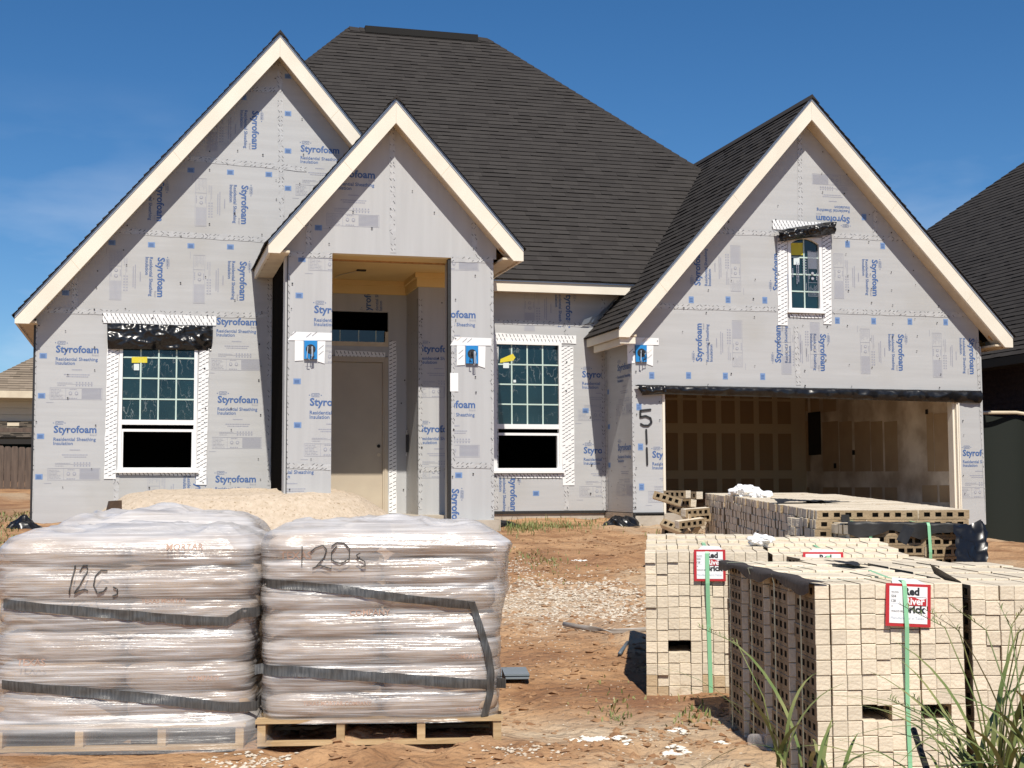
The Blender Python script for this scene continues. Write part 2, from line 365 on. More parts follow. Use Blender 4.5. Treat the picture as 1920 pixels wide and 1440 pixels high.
# ------------------------------------------------------------------ wall sheets with printed boards
WM = [m_foam, m_blue, m_pale, m_ltblue, m_ink, m_tape, m_wtape, m_gash, m_foam_up, m_gash2]
class Wall:
    def __init__(s, O, u, n, polys, up=False):
        s.O = Vector(O); s.u = Vector(u); s.v = Vector((0, 0, 1)); s.n = Vector(n); s.mb = MB(); s.polys = polys; s.pl = [planes_of(p) for p in polys]; s.base = 8 if up else 0
    def P(s, a, b, d=0): return s.O+s.u*a+s.v*b+s.n*d
    def px(s, x, y):
        d = ray(x, y); t = (s.O-EYE).dot(s.n)/d.dot(s.n); p = EYE+d*t-s.O; return (p.dot(s.u), p.z)
    def panel(s, holes=(), rev=.09, revm=0):
        s.holes = holes
        for poly in s.polys:
            zs = sorted({min(p[1] for p in poly), max(p[1] for p in poly), *[h[1] for h in holes], *[h[3] for h in holes]})
            for z0, z1 in zip(zs, zs[1:]):
                band = clip(poly, [(0, -1, -z0), (0, 1, z1)])
                if not band: continue
                hs = sorted((h[0], h[2]) for h in holes if h[1] < z1-1e-6 and h[3] > z0+1e-6); cur = -1e3
                for a, b in hs+[(1e3, 1e3)]:
                    q = clip(band, [(-1, 0, -cur), (1, 0, a)])
                    if q: s.mb.poly([s.P(*p) for p in q], s.base)
                    cur = b
        for a, z0, b, z1 in holes:
            for p, q in (((a, z0), (b, z0)), ((b, z0), (b, z1)), ((b, z1), (a, z1)), ((a, z1), (a, z0))):
                s.mb.poly([s.P(*p), s.P(*q), s.P(*q, -rev), s.P(*p, -rev)], revm)
    def flat(s, pts, layer, mi, extra=()):
        for pl in s.pl:
            q = clip(pts, list(pl)+list(extra))
            if q: s.mb.poly([s.P(p[0], p[1], .0022*layer) for p in q], mi)
    def line(s, p, q, w, layer, mi, extra=()):
        d = Vector((q[0]-p[0], q[1]-p[1])); 
        if d.length < 1e-6: return
        d.normalize(); k = Vector((-d.y, d.x))*w/2
        s.flat([(p[0]-k.x, p[1]-k.y), (q[0]-k.x, q[1]-k.y), (q[0]+k.x, q[1]+k.y), (p[0]+k.x, p[1]+k.y)], layer, mi, extra)
    def text(s, t, o, w, ang, mi, layer=1, bold=0, extra=(), sy=1):
        c, n = math.cos(ang), math.sin(ang)
        for p in text_polys(t, bold): s.flat([(o[0]+w*(x*c-y*sy*n), o[1]+w*(x*n+y*sy*c)) for x, y in p], layer, mi, extra)
    def cluster(s, cx, cy, ang=0, W=.615, fine=True, extra=()):
        """One repeat of the print on the boards; (cx,cy) picture point of the middle of the large word."""
        a = R_(ang); c, n = math.cos(a), math.sin(a); m = s.px(cx, cy)
        T = lambda x, y: (m[0]+W*((x-.5)*c-(y-.07)*n), m[1]+W*((x-.5)*n+(y-.07)*c))
        s.text('Styrofoam', T(0, 0), W, a, 1, 1, .03, extra)
        s.text('DUPONT', T(.03, .215), W*.2, a, 1, 1, .0, extra, 1.3)
        for x in (-.01, .26): s.flat([T(x-.014, .235), T(x, .22), T(x+.014, .235), T(x, .25)], 1, 1, extra)
        for y0 in (.2, .275): s.line(T(.04, y0), T(.22, y0), .004, 1, 1, extra)
        s.text('Brand', T(.85, -.075), W*.15, a, 2, 1, 0, extra)
        s.text('Residential Sheathing', T(0, -.2), W*.985, a, 1, 1, .014, extra)
        s.text('Insulation', T(0, -.3), W*.45, a, 1, 1, .014, extra)
        if not fine: return
        rr = random.Random(5)
        def dash(x0, x1, y, h, seg=.03, mi=2):
            x = x0
            while x < x1:
                w = seg*rr.uniform(.5, 1.6); s.line(T(x, y), T(min(x+w, x1), y), h*W, 1, mi, extra); x += w+seg*.3
        dash(.38, .62, -.42, .022, .02); dash(.2, .8, -.54, .02, .03); dash(.25, .77, -.59, .02, .03)
        dash(.05, .4, -.745, .012); dash(.05, .24, -.81, .012)
        for x in (.5, .57, .64, .71, .78, .85): s.line(T(x, -.72), T(x, -.75), .02, 1, 2, extra); s.line(T(x, -.79), T(x, -.82), .02, 1, 2, extra)
        s.line(T(.05, -.775), T(.88, -.775), .003, 1, 2, extra)
        for p, q in (((-.12, -.87), (1.1, -.87)), ((1.1, -.87), (1.1, -1.15)), ((1.1, -1.15), (-.12, -1.15)), ((-.12, -1.15), (-.12, -.87)), ((.25, -.87), (.25, -1.15))): s.line(T(*p), T(*q), .004, 1, 2, extra)
        for k in range(7): dash(-.1, .1+.1*rr.random(), -.91-.034*k, .008, .05)
        for k in range(9): s.line(T(.62, -.895-.028*k), T(1.08, -.895-.028*k), .0125*W, 1, 2, extra)
        dash(.34, .5, -.9, .014, .03); dash(.32, .52, -1.12, .018, .05)
        for x in (.36, .5):
            for r, mi in ((.042, 2), (.026, 0)): s.flat([T(x+r*math.cos(k*.785), -1.0+r*1.1*math.sin(k*.785)) for k in range(8)], 1 if mi else 2, mi or s.base, extra)
        s.line(T(-.2, -1.23), T(-.03, -1.23), .005, 1, 2, extra)
    def square(s, x, y, w=.105, h=.08):
        a, b = s.px(x, y); s.flat([(a-w/2, b-h/2), (a+w/2, b-h/2), (a+w/2, b+h/2), (a-w/2, b+h/2)], 1, 3)
        for k in range(3): s.line((a-w*.35, b-h*.25+k*h*.22), (a+w*.3, b-h*.25+k*h*.22), .008, 2, 1)
    def tape(s, p, q, w=.085, white=False, den=1, jag=True, layer=2):
        s.nt = getattr(s, 'nt', 0)+1; layer += s.nt*.12+(2.5 if white else 0)
        a, b = s.px(*p), s.px(*q); d = Vector((b[0]-a[0], b[1]-a[1])); Ln = d.length; d.normalize(); k = Vector((-d.y, d.x)); n = max(2, int(Ln/.12))
        top = []; bot = []
        for i in range(n+1):
            t = Ln*i/n; j = random.uniform(-.006, .006) if jag else 0
            top.append((a[0]+d.x*t+k.x*(w/2+j), a[1]+d.y*t+k.y*(w/2+j))); bot.append((a[0]+d.x*t-k.x*(w/2+j), a[1]+d.y*t-k.y*(w/2+j)))
        for i in range(n): s.flat([bot[i], bot[i+1], top[i+1], top[i]], layer, 6 if white else 5)
        if white:
            rows = max(2, round(w/.055)); t = 0
            while t < Ln-.03:
                for r in range(rows):
                    o = -w/2+w*(r+.5)/rows; tt = t+(.03 if r % 2 else 0)
                    if tt > Ln-.03 or random.random() < .06: continue
                    c = Vector((a[0]+d.x*tt+k.x*o, a[1]+d.y*tt+k.y*o)); e = (Vector((1, .42)) if d.x**2 < .5 else Vector((.42, -1))).normalized()*.024
                    s.line((c.x-e.x, c.y-e.y), (c.x+e.x, c.y+e.y), .011, layer+.06, 7)
                t += .062
        else:
            t = .02
            while t < Ln:
                for sd in (-1, 1):
                    if random.random() < .18: continue
                    o = sd*w*.28+random.uniform(-.006, .006); c = Vector((a[0]+d.x*t+k.x*o, a[1]+d.y*t+k.y*o)); e = (d*.8+k*(.6 if random.random() < .8 else -.5)).normalized()*random.uniform(.012, .024)
                    s.line((c.x-e.x, c.y-e.y), (c.x+e.x, c.y+e.y), random.uniform(.006, .011), layer+.06, 9)
                    if random.random() < .4: s.line((c.x+e.x, c.y+e.y), (c.x+e.x-k.x*.014, c.y+e.y-k.y*.014), .007, layer+.06, 9)
                t += random.uniform(.05, .11)/den
    def nails(s, n, sx=.41, sz=.3):
        for p, pl in zip(s.polys, s.pl):
            x0, x1 = min(q[0] for q in p), max(q[0] for q in p); z0, z1 = min(q[1] for q in p), max(q[1] for q in p); x = x0+.04
            while x < x1:
                z = z0+.05+random.random()*.1
                while z < z1:
                    if random.random() < n and not any(h[0]-.05 < x < h[2]+.05 and h[1]-.05 < z < h[3]+.05 for h in s.holes):
                        a, b = x+random.uniform(-.03, .03), z; r = random.uniform(.008, .014); s.flat([(a+r*math.cos(k*1.05), b+r*math.sin(k*1.05)) for k in range(6)], 8, random.choice((4, 4, 7)))
                    z += sz*random.uniform(.7, 1.3)
                x += sx
    def done(s, name, parent): return s.mb.build(name, WM, parent)

house = thing('unfinished_house', 'unfinished one-storey house in grey foam sheathing with three gables and a dark shingle roof', 'house')
SLAB = 1.28; YL, YP, YW, YG, YD = 21.8, 19.6, 21.5, 20.2, 22.0
# --- left gable wall
ml = 1.178
Apk = (1.985, 8.47)
wl = Wall((0, YL, 0), (1, 0, 0), (0, -1, 0), [[(-1.57, 1.1), (1.92, 1.1), (1.92, 8.4), (-1.57, Apk[1]-ml*3.555)], [(1.92, 5.15), (4.1, 5.15), (4.1, Apk[1]-ml*2.115), (1.985, Apk[1]), (1.92, 8.39)]])
W1 = (-.36, 1.97, .80, 4.06)
wl.panel([W1])
for c in ((145, 656, 0), (141, 806, 0), (444, 604, 0), (446, 750, 0), (442, 899, 0), (478, 244, -90), (458, 384, -90), (300, 378, -90), (301, 520, -90), (455, 527, -90), (600, 281, 0), (372, 930, -90)): wl.cluster(*c)
for c in ((284, 459), (358, 461), (432, 463), (358, 319), (432, 323), (504, 327), (540, 213), (540, 283), (540, 353), (210, 455), (123, 549), (81, 667), (78, 742), (76, 818), (73, 894), (456, 183), (540, 143)): wl.square(*c)
for p, q in (((180, 430), (500, 450)), ((345, 296), (520, 312)), ((455, 168), (523, 168)), ((75, 582), (510, 592)), ((524, 120), (529, 455)), ((140, 500), (140, 580)), ((218, 885), (218, 965)), ((66, 600), (56, 960)), ((506, 470), (506, 910)), ((528, 312), (575, 318))): wl.tape(p, q)
wl.tape((193, 596), (405, 602), .15, True); wl.tape((213, 612), (206, 898), .17, True); wl.tape((384, 612), (377, 909), .15, True); wl.tape((222, 886), (365, 888), .07, True)
wl.nails(.4)
wl.mb.box((-1.60, YL-.012, 1.1), (-1.57, YL+.03, 4.2), 4)
wl.mb.box((1.92, YL+.002, 1.1), (1.95, YL+.05, 5.0), 8)
wl.done('gable_wall', house)
# --- porch: front with gable, two piers
pk = (3.435, 6.93)
mp_ = 1.275
front = [[(1.90, 5.04), (4.99, 5.04), (4.99, 5.27), (3.435, 6.99), (1.90, 5.16)], [(1.945, 1.1), (2.575, 1.1), (2.575, 5.04), (1.945, 5.04)], [(4.31, 1.2), (4.945, 1.2), (4.945, 5.04), (4.31, 5.04)]]
wp = Wall((0, YP, 0), (1, 0, 0), (0, -1, 0), front, True); wp.panel()
for c in ((663, 327, 0), (630, 582, 0), (622, 755, 0), (548, 866, 0), (853, 590, 0), (852, 759, 0), (853, 957, -90), (630, 410, 0), (851, 410, 0)):
    ex = ()
    if c[1] in (410,): ex = [(0, 1, 5.0)]
    elif c[1] in (327,): ex = [(0, -1, -5.06)]
    elif c[1] in (582, 755, 590, 759): ex = [(0, -1, -2.05)]
    elif c[1] > 800: ex = [(0, 1, 1.98)]
    wp.cluster(*c, .62, True, ex)
for c in ((597, 427), (561, 554), (557, 715), (558, 797), (860, 891), (566, 486)): wp.square(*c)
for p, q in (((735, 240), (737, 474)), ((580, 410), (578, 478)), ((888, 405), (890, 486)), ((541, 477), (624, 479)), ((846, 486), (925, 488)), ((538, 873), (620, 876)), ((846, 872), (927, 873)), ((540, 500), (535, 905)), ((923, 490), (925, 970)), ((848, 600), (848, 870))): wp.tape(p, q, .06 if p[0] in (540, 923, 848) else .085)
wp.nails(.3, .3)
for x0, x1, zb in ((1.945, 2.575, 1.1), (4.31, 4.945, 1.2)):
    wp.mb.box((x0+.004, YP+.003, zb), (x1-.004, YP+.45, 5.04), 8)
wp.mb.box((2.57, YP+.004, 5.045), (4.315, YP+.4, 5.5), 8)
wp.done('porch_wall', house)
# seam strip and dark felt on the inner edge of the right pier, dark corner joint on the left pier
b = MB(); b.box((4.266, YP+.02, 1.25), (4.306, YP+.1, 5.03)); b.build('corner_felt', m_black2, house)
b = MB(); b.box((1.93, YP+.46, 1.1), (1.944, YL-.01, 4.98)); b.build('side_shade_panel', mat('opening_shade', (.012, .011, .010), 1, spec=0), house)  # added black panel, paints the shade inside the open porch side
b = MB(); b.box((1.915, YP+.01, 1.1), (1.941, YP+.3, 5.0), 0); b.box((1.941, YP-.012, 1.1), (1.952, YP+.02, 5.02), 1); b.build('corner_post', [m_foam_up, m_ink], house)
# --- porch interior
wb = Wall((0, YD, 0), (1, 0, 0), (0, -1, 0), [[(1.95, 1.2), (4.1, 1.2), (4.1, 5.05), (1.95, 5.05)]], True)
TR = (2.55, 3.96, 3.80, 4.52); DR = (2.73, SLAB, 3.80, 3.80)
wb.panel([DR, TR]); wb.cluster(690, 560, 90, .62, False, [(0, -1, -4.54)]); wb.tape((628, 664), (722, 668), .13, True); wb.tape((736, 640), (736, 962), .12, True); wb.nails(.3)
wb.done('entry_wall', house)
wr = Wall((4.1, 0, 0), (0, -1, 0), (-1, 0, 0), [[(-22.0, 1.2), (-21.0, 1.2), (-21.0, 5.05), (-22.0, 5.05)]], True); wr.panel(); wr.nails(.5, .25, .2)
wr.tape((783, 560), (783, 950), .07); wr.tape((764, 806), (763, 855), .13, True)
wr.flat([(wr.px(761, 815)[0], wr.px(761, 815)[1]), (wr.px(768, 815)[0], wr.px(768, 815)[1]), (wr.px(767, 848)[0], wr.px(767, 848)[1]), (wr.px(760, 848)[0], wr.px(760, 848)[1])], 5, 4)
wr.done('entry_return_wall', house)
wq = Wall((0, 21.0, 0), (1, 0, 0), (0, -1, 0), [[(4.1, 1.2), (4.95, 1.2), (4.95, 5.05), (4.1, 5.05)]], True); wq.panel()
wq.cluster(823, 655, 0); wq.cluster(823, 805, 0); wq.tape((788, 560), (788, 955), .06); wq.tape((786, 880), (838, 880), .07); wq.nails(.4, .3)
wq.done('entry_side_wall', house)
b = MB(); b.box((1.9, YP+.02, 5.02), (4.95, YD, 5.06)); b.build('porch_ceiling', m_porch, house)
b = MB(); b.box((2.5, YP+.41, 5.0), (4.4, YP+.46, 5.03), 1)
for p, q in (((1.95, YD-.03), (4.07, YD-.002)), ((4.07, 21.0), (4.098, YD-.002)), ((4.07, 20.97), (4.94, 20.998))):
    b.box((p[0], p[1], 4.80), (q[0], q[1], 5.02)); b.box((p[0]-.03, p[1]-.03, 4.94), (q[0], q[1]-.003, 5.018))
for k in range(5): b.box((2.6+k*.36, YP+.405, 5.0), (2.64+k*.36, YP+.44, 5.06), 1)
b.build('crown_board', [m_porch, m_wood], house)
b = MB(); b.box((3.12, 20.85, 5.0), (3.26, 20.93, 5.019), 0); b.tube([(3.18, 20.9, 5.012), (2.95, 21.4, 5.012), (2.9, 21.7, 5.012)], .006, 1); b.build('ceiling_box', [m_dark, m_trim], house)
# door
door = MB(); door.box((2.80, YD+.03, SLAB+.02), (3.715, YD+.07, 3.70)); do = door.build('door', m_door, house)
b = MB(); b.box((3.715, YD-.015, SLAB), (3.80, YD+.08, 3.79)); b.box((2.73, YD-.015, SLAB), (2.80, YD+.08, 3.79)); b.box((2.80, YD-.014, 3.705), (3.715, YD+.08, 3.789)); b.box((3.74, YD-.03, SLAB), (3.775, YD-.015, 3.76)); b.build('door_frame', m_door, do)
for z, r, mi in ((2.36, .028, m_dark), (2.22, .03, m_trim_end)):
    b = MB(); b.tube([(3.655, YD+.029, z), (3.655, YD+.02, z)], r, 0, 12); b.build('lock_bore', mi, do)
# transom
tr = MB(); tr.box((2.55, YD-.01, 3.96), (3.80, YD+.05, 4.03)); tr.box((3.75, YD-.009, 4.03), (3.80, YD+.05, 4.2)); t_o = tr.build('transom_window', m_trim_end, house)
b = MB(); b.box((2.55, YD+.05, 4.03), (3.75, YD+.055, 4.22))
m_glass = mat('window_glass', (.004, .016, .022), .03, (.010, .032, .040), 1.3, bump=.12, bscale=1.6, spec=.6)
b.build('pane', m_glass, t_o)
for x in (2.72, 3.02, 3.32, 3.6): b = MB(); b.box((x, YD+.04, 4.03), (x+.014, YD+.049, 4.22)); b.build('grille_bar', m_munt, t_o)
# porch floor, foundations
b = MB(); b.box((1.9, 19.35, .9), (4.98, YD, 1.225), 0); b.box((1.9, 20.2, 1.226), (4.98, YD+.2, SLAB), 0)
b.box((4.98, YW+.02, .8), (7.28, YW+.5, 1.31), 0); b.box((7.3, YG+.02, .7), (7.8, YG+1.4, 1.29), 0); b.box((7.33, YG-.03, .7), (7.79, YG+.02, 1.27), 0)
b.box((12.98, YG+.03, .2), (13.44, 26, 1.28), 0); b.box((-1.55, YL+.03, .7), (1.92, YL+.3, 1.25), 0); b.box((7.8, YG+.1, .7), (13.0, 26.5, SLAB-.02), 0)
b.build('concrete_slab', m_conc, house)
# --- window wall
ww = Wall((0, YW, 0), (1, 0, 0), (0, -1, 0), [[(4.95, 1.31), (7.3, 1.31), (7.3, 4.98), (4.95, 4.98)], [(7.3, 3.9), (8.0, 4.6), (8.0, 4.98), (7.3, 4.98)]]); W2 = (5.42, 1.955, 6.56, 4.04)
ww.panel([W2])
for c in ((1125, 703, 0), (1128, 845, 0), (1066, 580, -90), (962, 925, -90)): ww.cluster(*c)
for c in ((1098, 770), (1005, 925)): ww.square(*c)
for p, q in (((925, 603), (1130, 610)), ((1062, 600), (1062, 640)), ((1062, 905), (1062, 956)), ((1131, 560), (1133, 957)), ((930, 650), (930, 955))): ww.tape(p, q, .075)
ww.tape((925, 632), (1080, 637), .13, True); ww.tape((1063, 650), (1066, 910), .2, True); ww.tape((930, 892), (1054, 893), .06, True); ww.nails(.45)
ww.done('window_wall', house)
# --- garage return wall and front
wt = Wall((7.3, 0, 0), (0, -1, 0), (-1, 0, 0), [[(-YW, 1.3), (-YG, 1.3), (-YG, 4.05), (-YW, 4.05)]]); wt.panel()
for c in ((1170, 688, 0), (1171, 839, 0)): wt.cluster(*c)
for c in ((1142, 800), (1143, 872), (1140, 735)): wt.square(*c)
wt.tape((1137, 660), (1139, 955), .1); wt.nails(.5, .3); wt.done('garage_side_wall', house)
gk = (10.285, 7.60); mg = 1.165
gfront = [[(7.3, 3.17), (13.43, 3.17), (13.43, 4.31), gk, (7.3, 4.19)], [(7.3, 1.29), (7.80, 1.29), (7.80, 3.17), (7.3, 3.17)], [(13.02, 1.05), (13.46, 1.05), (13.44, 3.17), (13.02, 3.17)]]
wg = Wall((0, YG, 0), (1, 0, 0), (0, -1, 0), gfront); W3 = (9.975, 4.50, 10.575, 5.70)
wg.panel([W3])
for c in ((1308, 500, 90), (1311, 642, 90), (1459, 645, 90), (1455, 510, 90), (1543, 661, -90), (1689, 661, -90), (1640, 521, -90), (1562, 411, 180), (1257, 853, 0), (1822, 668, -90), (1835, 850, 0)):
    wg.cluster(*c, .6, True, [(0, -1, -3.2)] if c[1] < 700 else [(0, 1, 3.1)])
for c in ((1296, 562), (1365, 562), (1434, 563), (1589, 458), (1655, 461), (1620, 407), (1570, 601), (1638, 602), (1706, 603), (1773, 604), (1222, 704), (1291, 704), (1360, 705), (1430, 706), (1198, 763), (1201, 838), (1203, 913)): wg.square(*c, .085, .105)
for p, q in (((1345, 434), (1455, 438)), ((1562, 441), (1710, 450)), ((1215, 573), (1458, 580)), ((1560, 583), (1815, 591)), ((1499, 240), (1501, 420)), ((1492, 612), (1497, 722)), ((1362, 415), (1362, 436)), ((1641, 395), (1641, 442)), ((1180, 660), (1190, 955)), ((1832, 640), (1850, 960))): wg.tape(p, q, .06 if abs(p[1]-q[1]) > 250 else .085)
wg.tape((1448, 421), (1566, 427), .15, True); wg.tape((1466, 445), (1467, 610), .17, True); wg.tape((1549, 440), (1551, 608), .15, True); wg.tape((1480, 592), (1540, 593), .06, True); wg.nails(.55)
# number marked on the pier
def stroke(w, pts, wd=.032):
    q = [w.px(*p) for p in pts]
    for a, b_ in zip(q, q[1:]): w.line(a, b_, wd, 8, 4)
    for a in q: w.flat([(a[0]+wd/2*math.cos(k*.785), a[1]+wd/2*math.sin(k*.785)) for k in range(8)], 7.5, 4)
stroke(wg, [(1219, 768), (1200, 770), (1200, 782), (1210, 780), (1219, 784), (1221, 792), (1215, 798), (1206, 798), (1201, 795)]); stroke(wg, [(1211, 806), (1212, 831)]); stroke(wg, [(1212, 840), (1213, 871)])
wg.mb.box((13.44, YG+.004, 1.05), (13.47, YG+.03, 4.0), 0); wg.done('garage_wall', house)
# garage door trim
b = MB(); b.box((7.795, YG-.02, SLAB), (7.835, YG+.14, 3.17), 0); b.build('garage_door_jamb', m_trim, house); b = MB(); b.box((12.965, YG-.012, 1.15), (13.02, YG+.05, 3.15), 0); b.box((12.99, YG-.03, 1.15), (13.012, YG-.012, 3.15), 0); b.box((12.93, YG+.05, 1.2), (12.99, YG+.2, 3.15), 0)
b.build('garage_door_jamb', m_trim, house)

# --- crumpled plastic flaps
def flap(name, parent, P, nu, nv, amp, fr, seed, material=m_black):
    b = MB()
    def f(u, v):
        p, n = P(u, v); q = Vector((p.x*fr, p.z*fr*1.4, seed+p.y)); h = 0; a = 1
        for k in range(4): h += a*(1-2*abs(noise.noise(q*(1.9**k)))); a *= .55
        return p+n*(amp*(h-.2))
    b.grid(f, nu, nv); return b.build(name, material, parent, True)
nY = Vector((0, -1, 0))
def quadP(w, c, d=.02, bulge=.03):
    c = [w.px(*p) for p in c]
    def P(u, v):
        a = Vector(c[0]).lerp(Vector(c[1]), u); e = Vector(c[3]).lerp(Vector(c[2]), u); q = a.lerp(e, v); return w.P(q[0], q[1], d+bulge*math.sin(math.pi*v)**.7), w.n
    return P
flap('plastic_flap', house, quadP(wl, [(201, 607), (399, 612), (396, 657), (202, 655)], .012, .03), 90, 26, .045, 2.3, 1)
flap('plastic_flap', house, quadP(wg, [(1450, 434), (1557, 417), (1556, 441), (1452, 456)], .03, .12), 70, 24, .07, 3.4, 5)
flap('plastic_flap', house, quadP(wg, [(1188, 722), (1837, 733), (1836, 756), (1200, 738)], .012, .05), 220, 12, .03, 2.2, 9)
flap('plastic_flap', house, quadP(wg, [(1190, 722), (1245, 723), (1243, 739), (1200, 742)], .05, .05), 30, 10, .04, 4, 12)

# --- windows
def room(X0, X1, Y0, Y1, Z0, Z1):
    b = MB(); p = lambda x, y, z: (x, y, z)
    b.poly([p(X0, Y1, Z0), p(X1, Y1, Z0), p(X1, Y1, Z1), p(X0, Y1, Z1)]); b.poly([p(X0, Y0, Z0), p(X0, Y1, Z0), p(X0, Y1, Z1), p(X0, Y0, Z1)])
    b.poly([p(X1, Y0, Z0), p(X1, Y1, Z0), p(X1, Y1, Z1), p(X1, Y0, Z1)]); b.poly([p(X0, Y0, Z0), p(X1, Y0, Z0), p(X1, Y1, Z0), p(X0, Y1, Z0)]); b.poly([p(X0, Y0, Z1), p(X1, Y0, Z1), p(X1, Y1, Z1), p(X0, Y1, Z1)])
    b.build('room_lining', m_dark, house)  # near-black lining puts the unlit rooms' shade into its colour
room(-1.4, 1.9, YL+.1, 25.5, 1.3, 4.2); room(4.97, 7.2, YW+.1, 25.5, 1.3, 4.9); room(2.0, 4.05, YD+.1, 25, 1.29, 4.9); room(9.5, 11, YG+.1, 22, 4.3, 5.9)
m_film = mat('window_film', (.65, .72, .72), .25)
def window(w, r, split, cols, rows, arch=0):
    x0, z0, x1, z1 = r; fr = MB(); t = .05; B = lambda a, b_, c, d, e=.025, g=-.07: fr.obox(w.P(a, b_, g), (w.u*(c-a), w.v*(d-b_), w.n*(e-g)))
    B(x0, z0, x0+t, z1); B(x1-t, z0, x1, z1); B(x0+t, z0, x1-t, z0+t*.9, .024); B(x0-.03, z0-.035, x1+.03, z0-.002, .06, .0)
    if not arch: B(x0+t, z1-t, x1-t, z1, .024)
    else:
        n = 12; top = z1-t*.3
        arc = [(x0+t+(x1-x0-2*t)*k/n, top-arch+arch*math.sin(math.pi*k/n)**.8*.9) for k in range(n+1)]
        for p, q in zip(arc, arc[1:]): fr.prism([w.P(p[0], p[1], .024), w.P(q[0], q[1], .024), w.P(q[0], z1, .024), w.P(p[0], z1, .024)], w.n*-.09)
    zm = split if split else z0
    if split:
        B(x0+t, zm-.045, x1-t, zm+.03, .012); B(x0+t, zm-.15, x1-t, zm-.11, .0); B(x0+t, z0+t*.9, x0+t+.025, zm-.15, 0); B(x1-t-.025, z0+t*.9, x1-t, zm-.15, 0)
    o = fr.build('window', m_white, house)
    b = MB(); lo = zm+.03 if split else z0+t*.9; hi = z1-.005
    b.poly([w.P(x0+t, lo, -.03), w.P(x1-t, lo, -.03), w.P(x1-t, hi, -.03), w.P(x0+t, hi, -.03)]); b.build('pane', m_glass, o)
    b = MB(); g = .011
    for k in range(1, cols): x = x0+t+(x1-x0-2*t)*k/cols; b.obox(w.P(x-g, lo, -.028), (w.u*2*g, w.v*(hi-lo), w.n*.008))
    for k in range(1, rows): z = lo+(z1-t-lo)*k/rows; b.obox(w.P(x0+t, z-g, -.0275), (w.u*(x1-x0-2*t), w.v*2*g, w.n*.0085))
    b.build('grille', m_munt, o)
    return o
w1 = window(wl, W1, wl.px(295, 791)[1], 4, 4); w2 = window(ww, W2, ww.px(990, 799)[1], 4, 4); w3 = window(wg, W3, None, 2, 4, .1)
def sticker(w, o, pts, m):
    b = MB(); b.poly([w.P(*w.px(*p), -.018) for p in pts]); b.build('sticker', m, o)
sticker(wl, w1, [(247, 680), (276, 680), (276, 669), (247, 669)], m_yellow); sticker(wl, w1, [(251, 694), (261, 694), (261, 682), (251, 682)], m_film)
sticker(ww, w2, [(938, 680), (963, 676), (967, 670), (962, 663), (939, 673)], m_yellow); sticker(ww, w2, [(944, 690), (955, 690), (955, 680), (944, 680)], m_film); sticker(ww, w2, [(963, 717), (968, 717), (968, 712), (963, 712)], m_film)
sticker(wg, w3, [(1484, 478), (1506, 478), (1506, 455), (1484, 455)], m_yellow); sticker(wg, w3, [(1489, 496), (1500, 496), (1500, 483), (1489, 483)], m_film)
def crease_mat():
    m = bpy.data.materials.new('creased_film'); m.use_nodes = True; nt = m.node_tree; L = nt.links.new; nt.nodes.remove(nt.nodes['Principled BSDF']); tc = node(nt, 'ShaderNodeTexCoord')
    mp = node(nt, 'ShaderNodeMapping'); mp.inputs['Scale'].default_value = (1.6, 1.6, .7); L(tc.outputs['Object'], mp.inputs[0]); n = node(nt, 'ShaderNodeTexNoise'); n.inputs['Scale'].default_value = 4.5; n.inputs['Detail'].default_value = 4; L(mp.outputs[0], n.inputs[0])
    a = node(nt, 'ShaderNodeMath', operation='SUBTRACT'); L(n.outputs[0], a.inputs[0]); a.inputs[1].default_value = .5; c = node(nt, 'ShaderNodeMath', operation='ABSOLUTE'); L(a.outputs[0], c.inputs[0])
    r = node(nt, 'ShaderNodeMapRange'); r.inputs[1].default_value = 0; r.inputs[2].default_value = .016; r.inputs[3].default_value = .30; r.inputs[4].default_value = 0; L(c.outputs[0], r.inputs[0])
    n2 = node(nt, 'ShaderNodeTexNoise'); n2.inputs['Scale'].default_value = 2.1; L(tc.outputs['Object'], n2.inputs[0]); r2 = node(nt, 'ShaderNodeMapRange'); r2.inputs[1].default_value = .45; r2.inputs[2].default_value = .62; L(n2.outputs[0], r2.inputs[0])
    ml_ = node(nt, 'ShaderNodeMath', operation='MULTIPLY'); L(r.outputs[0], ml_.inputs[0]); L(r2.outputs[0], ml_.inputs[1])
    t = node(nt, 'ShaderNodeBsdfTransparent'); d = node(nt, 'ShaderNodeBsdfPrincipled'); d.inputs['Base Color'].default_value = (.7, .75, .75, 1); d.inputs['Roughness'].default_value = .2; x = node(nt, 'ShaderNodeMixShader'); L(ml_.outputs[0], x.inputs[0]); L(t.outputs[0], x.inputs[1]); L(d.outputs[0], x.inputs[2]); L(x.outputs[0], nt.nodes['Material Output'].inputs[0]); return m
m_cr = crease_mat()
for w_, o_, r_ in ((wl, w1, (W1[0]+.06, 2.75, W1[2]-.06, 3.8)), (ww, w2, (W2[0]+.06, 2.75, W2[2]-.06, 4.0))):
    b = MB(); b.poly([w_.P(r_[0], r_[1], -.016), w_.P(r_[2], r_[1], -.016), w_.P(r_[2], r_[3], -.016), w_.P(r_[0], r_[3], -.016)]); b.build('clear_film', m_cr, o_)

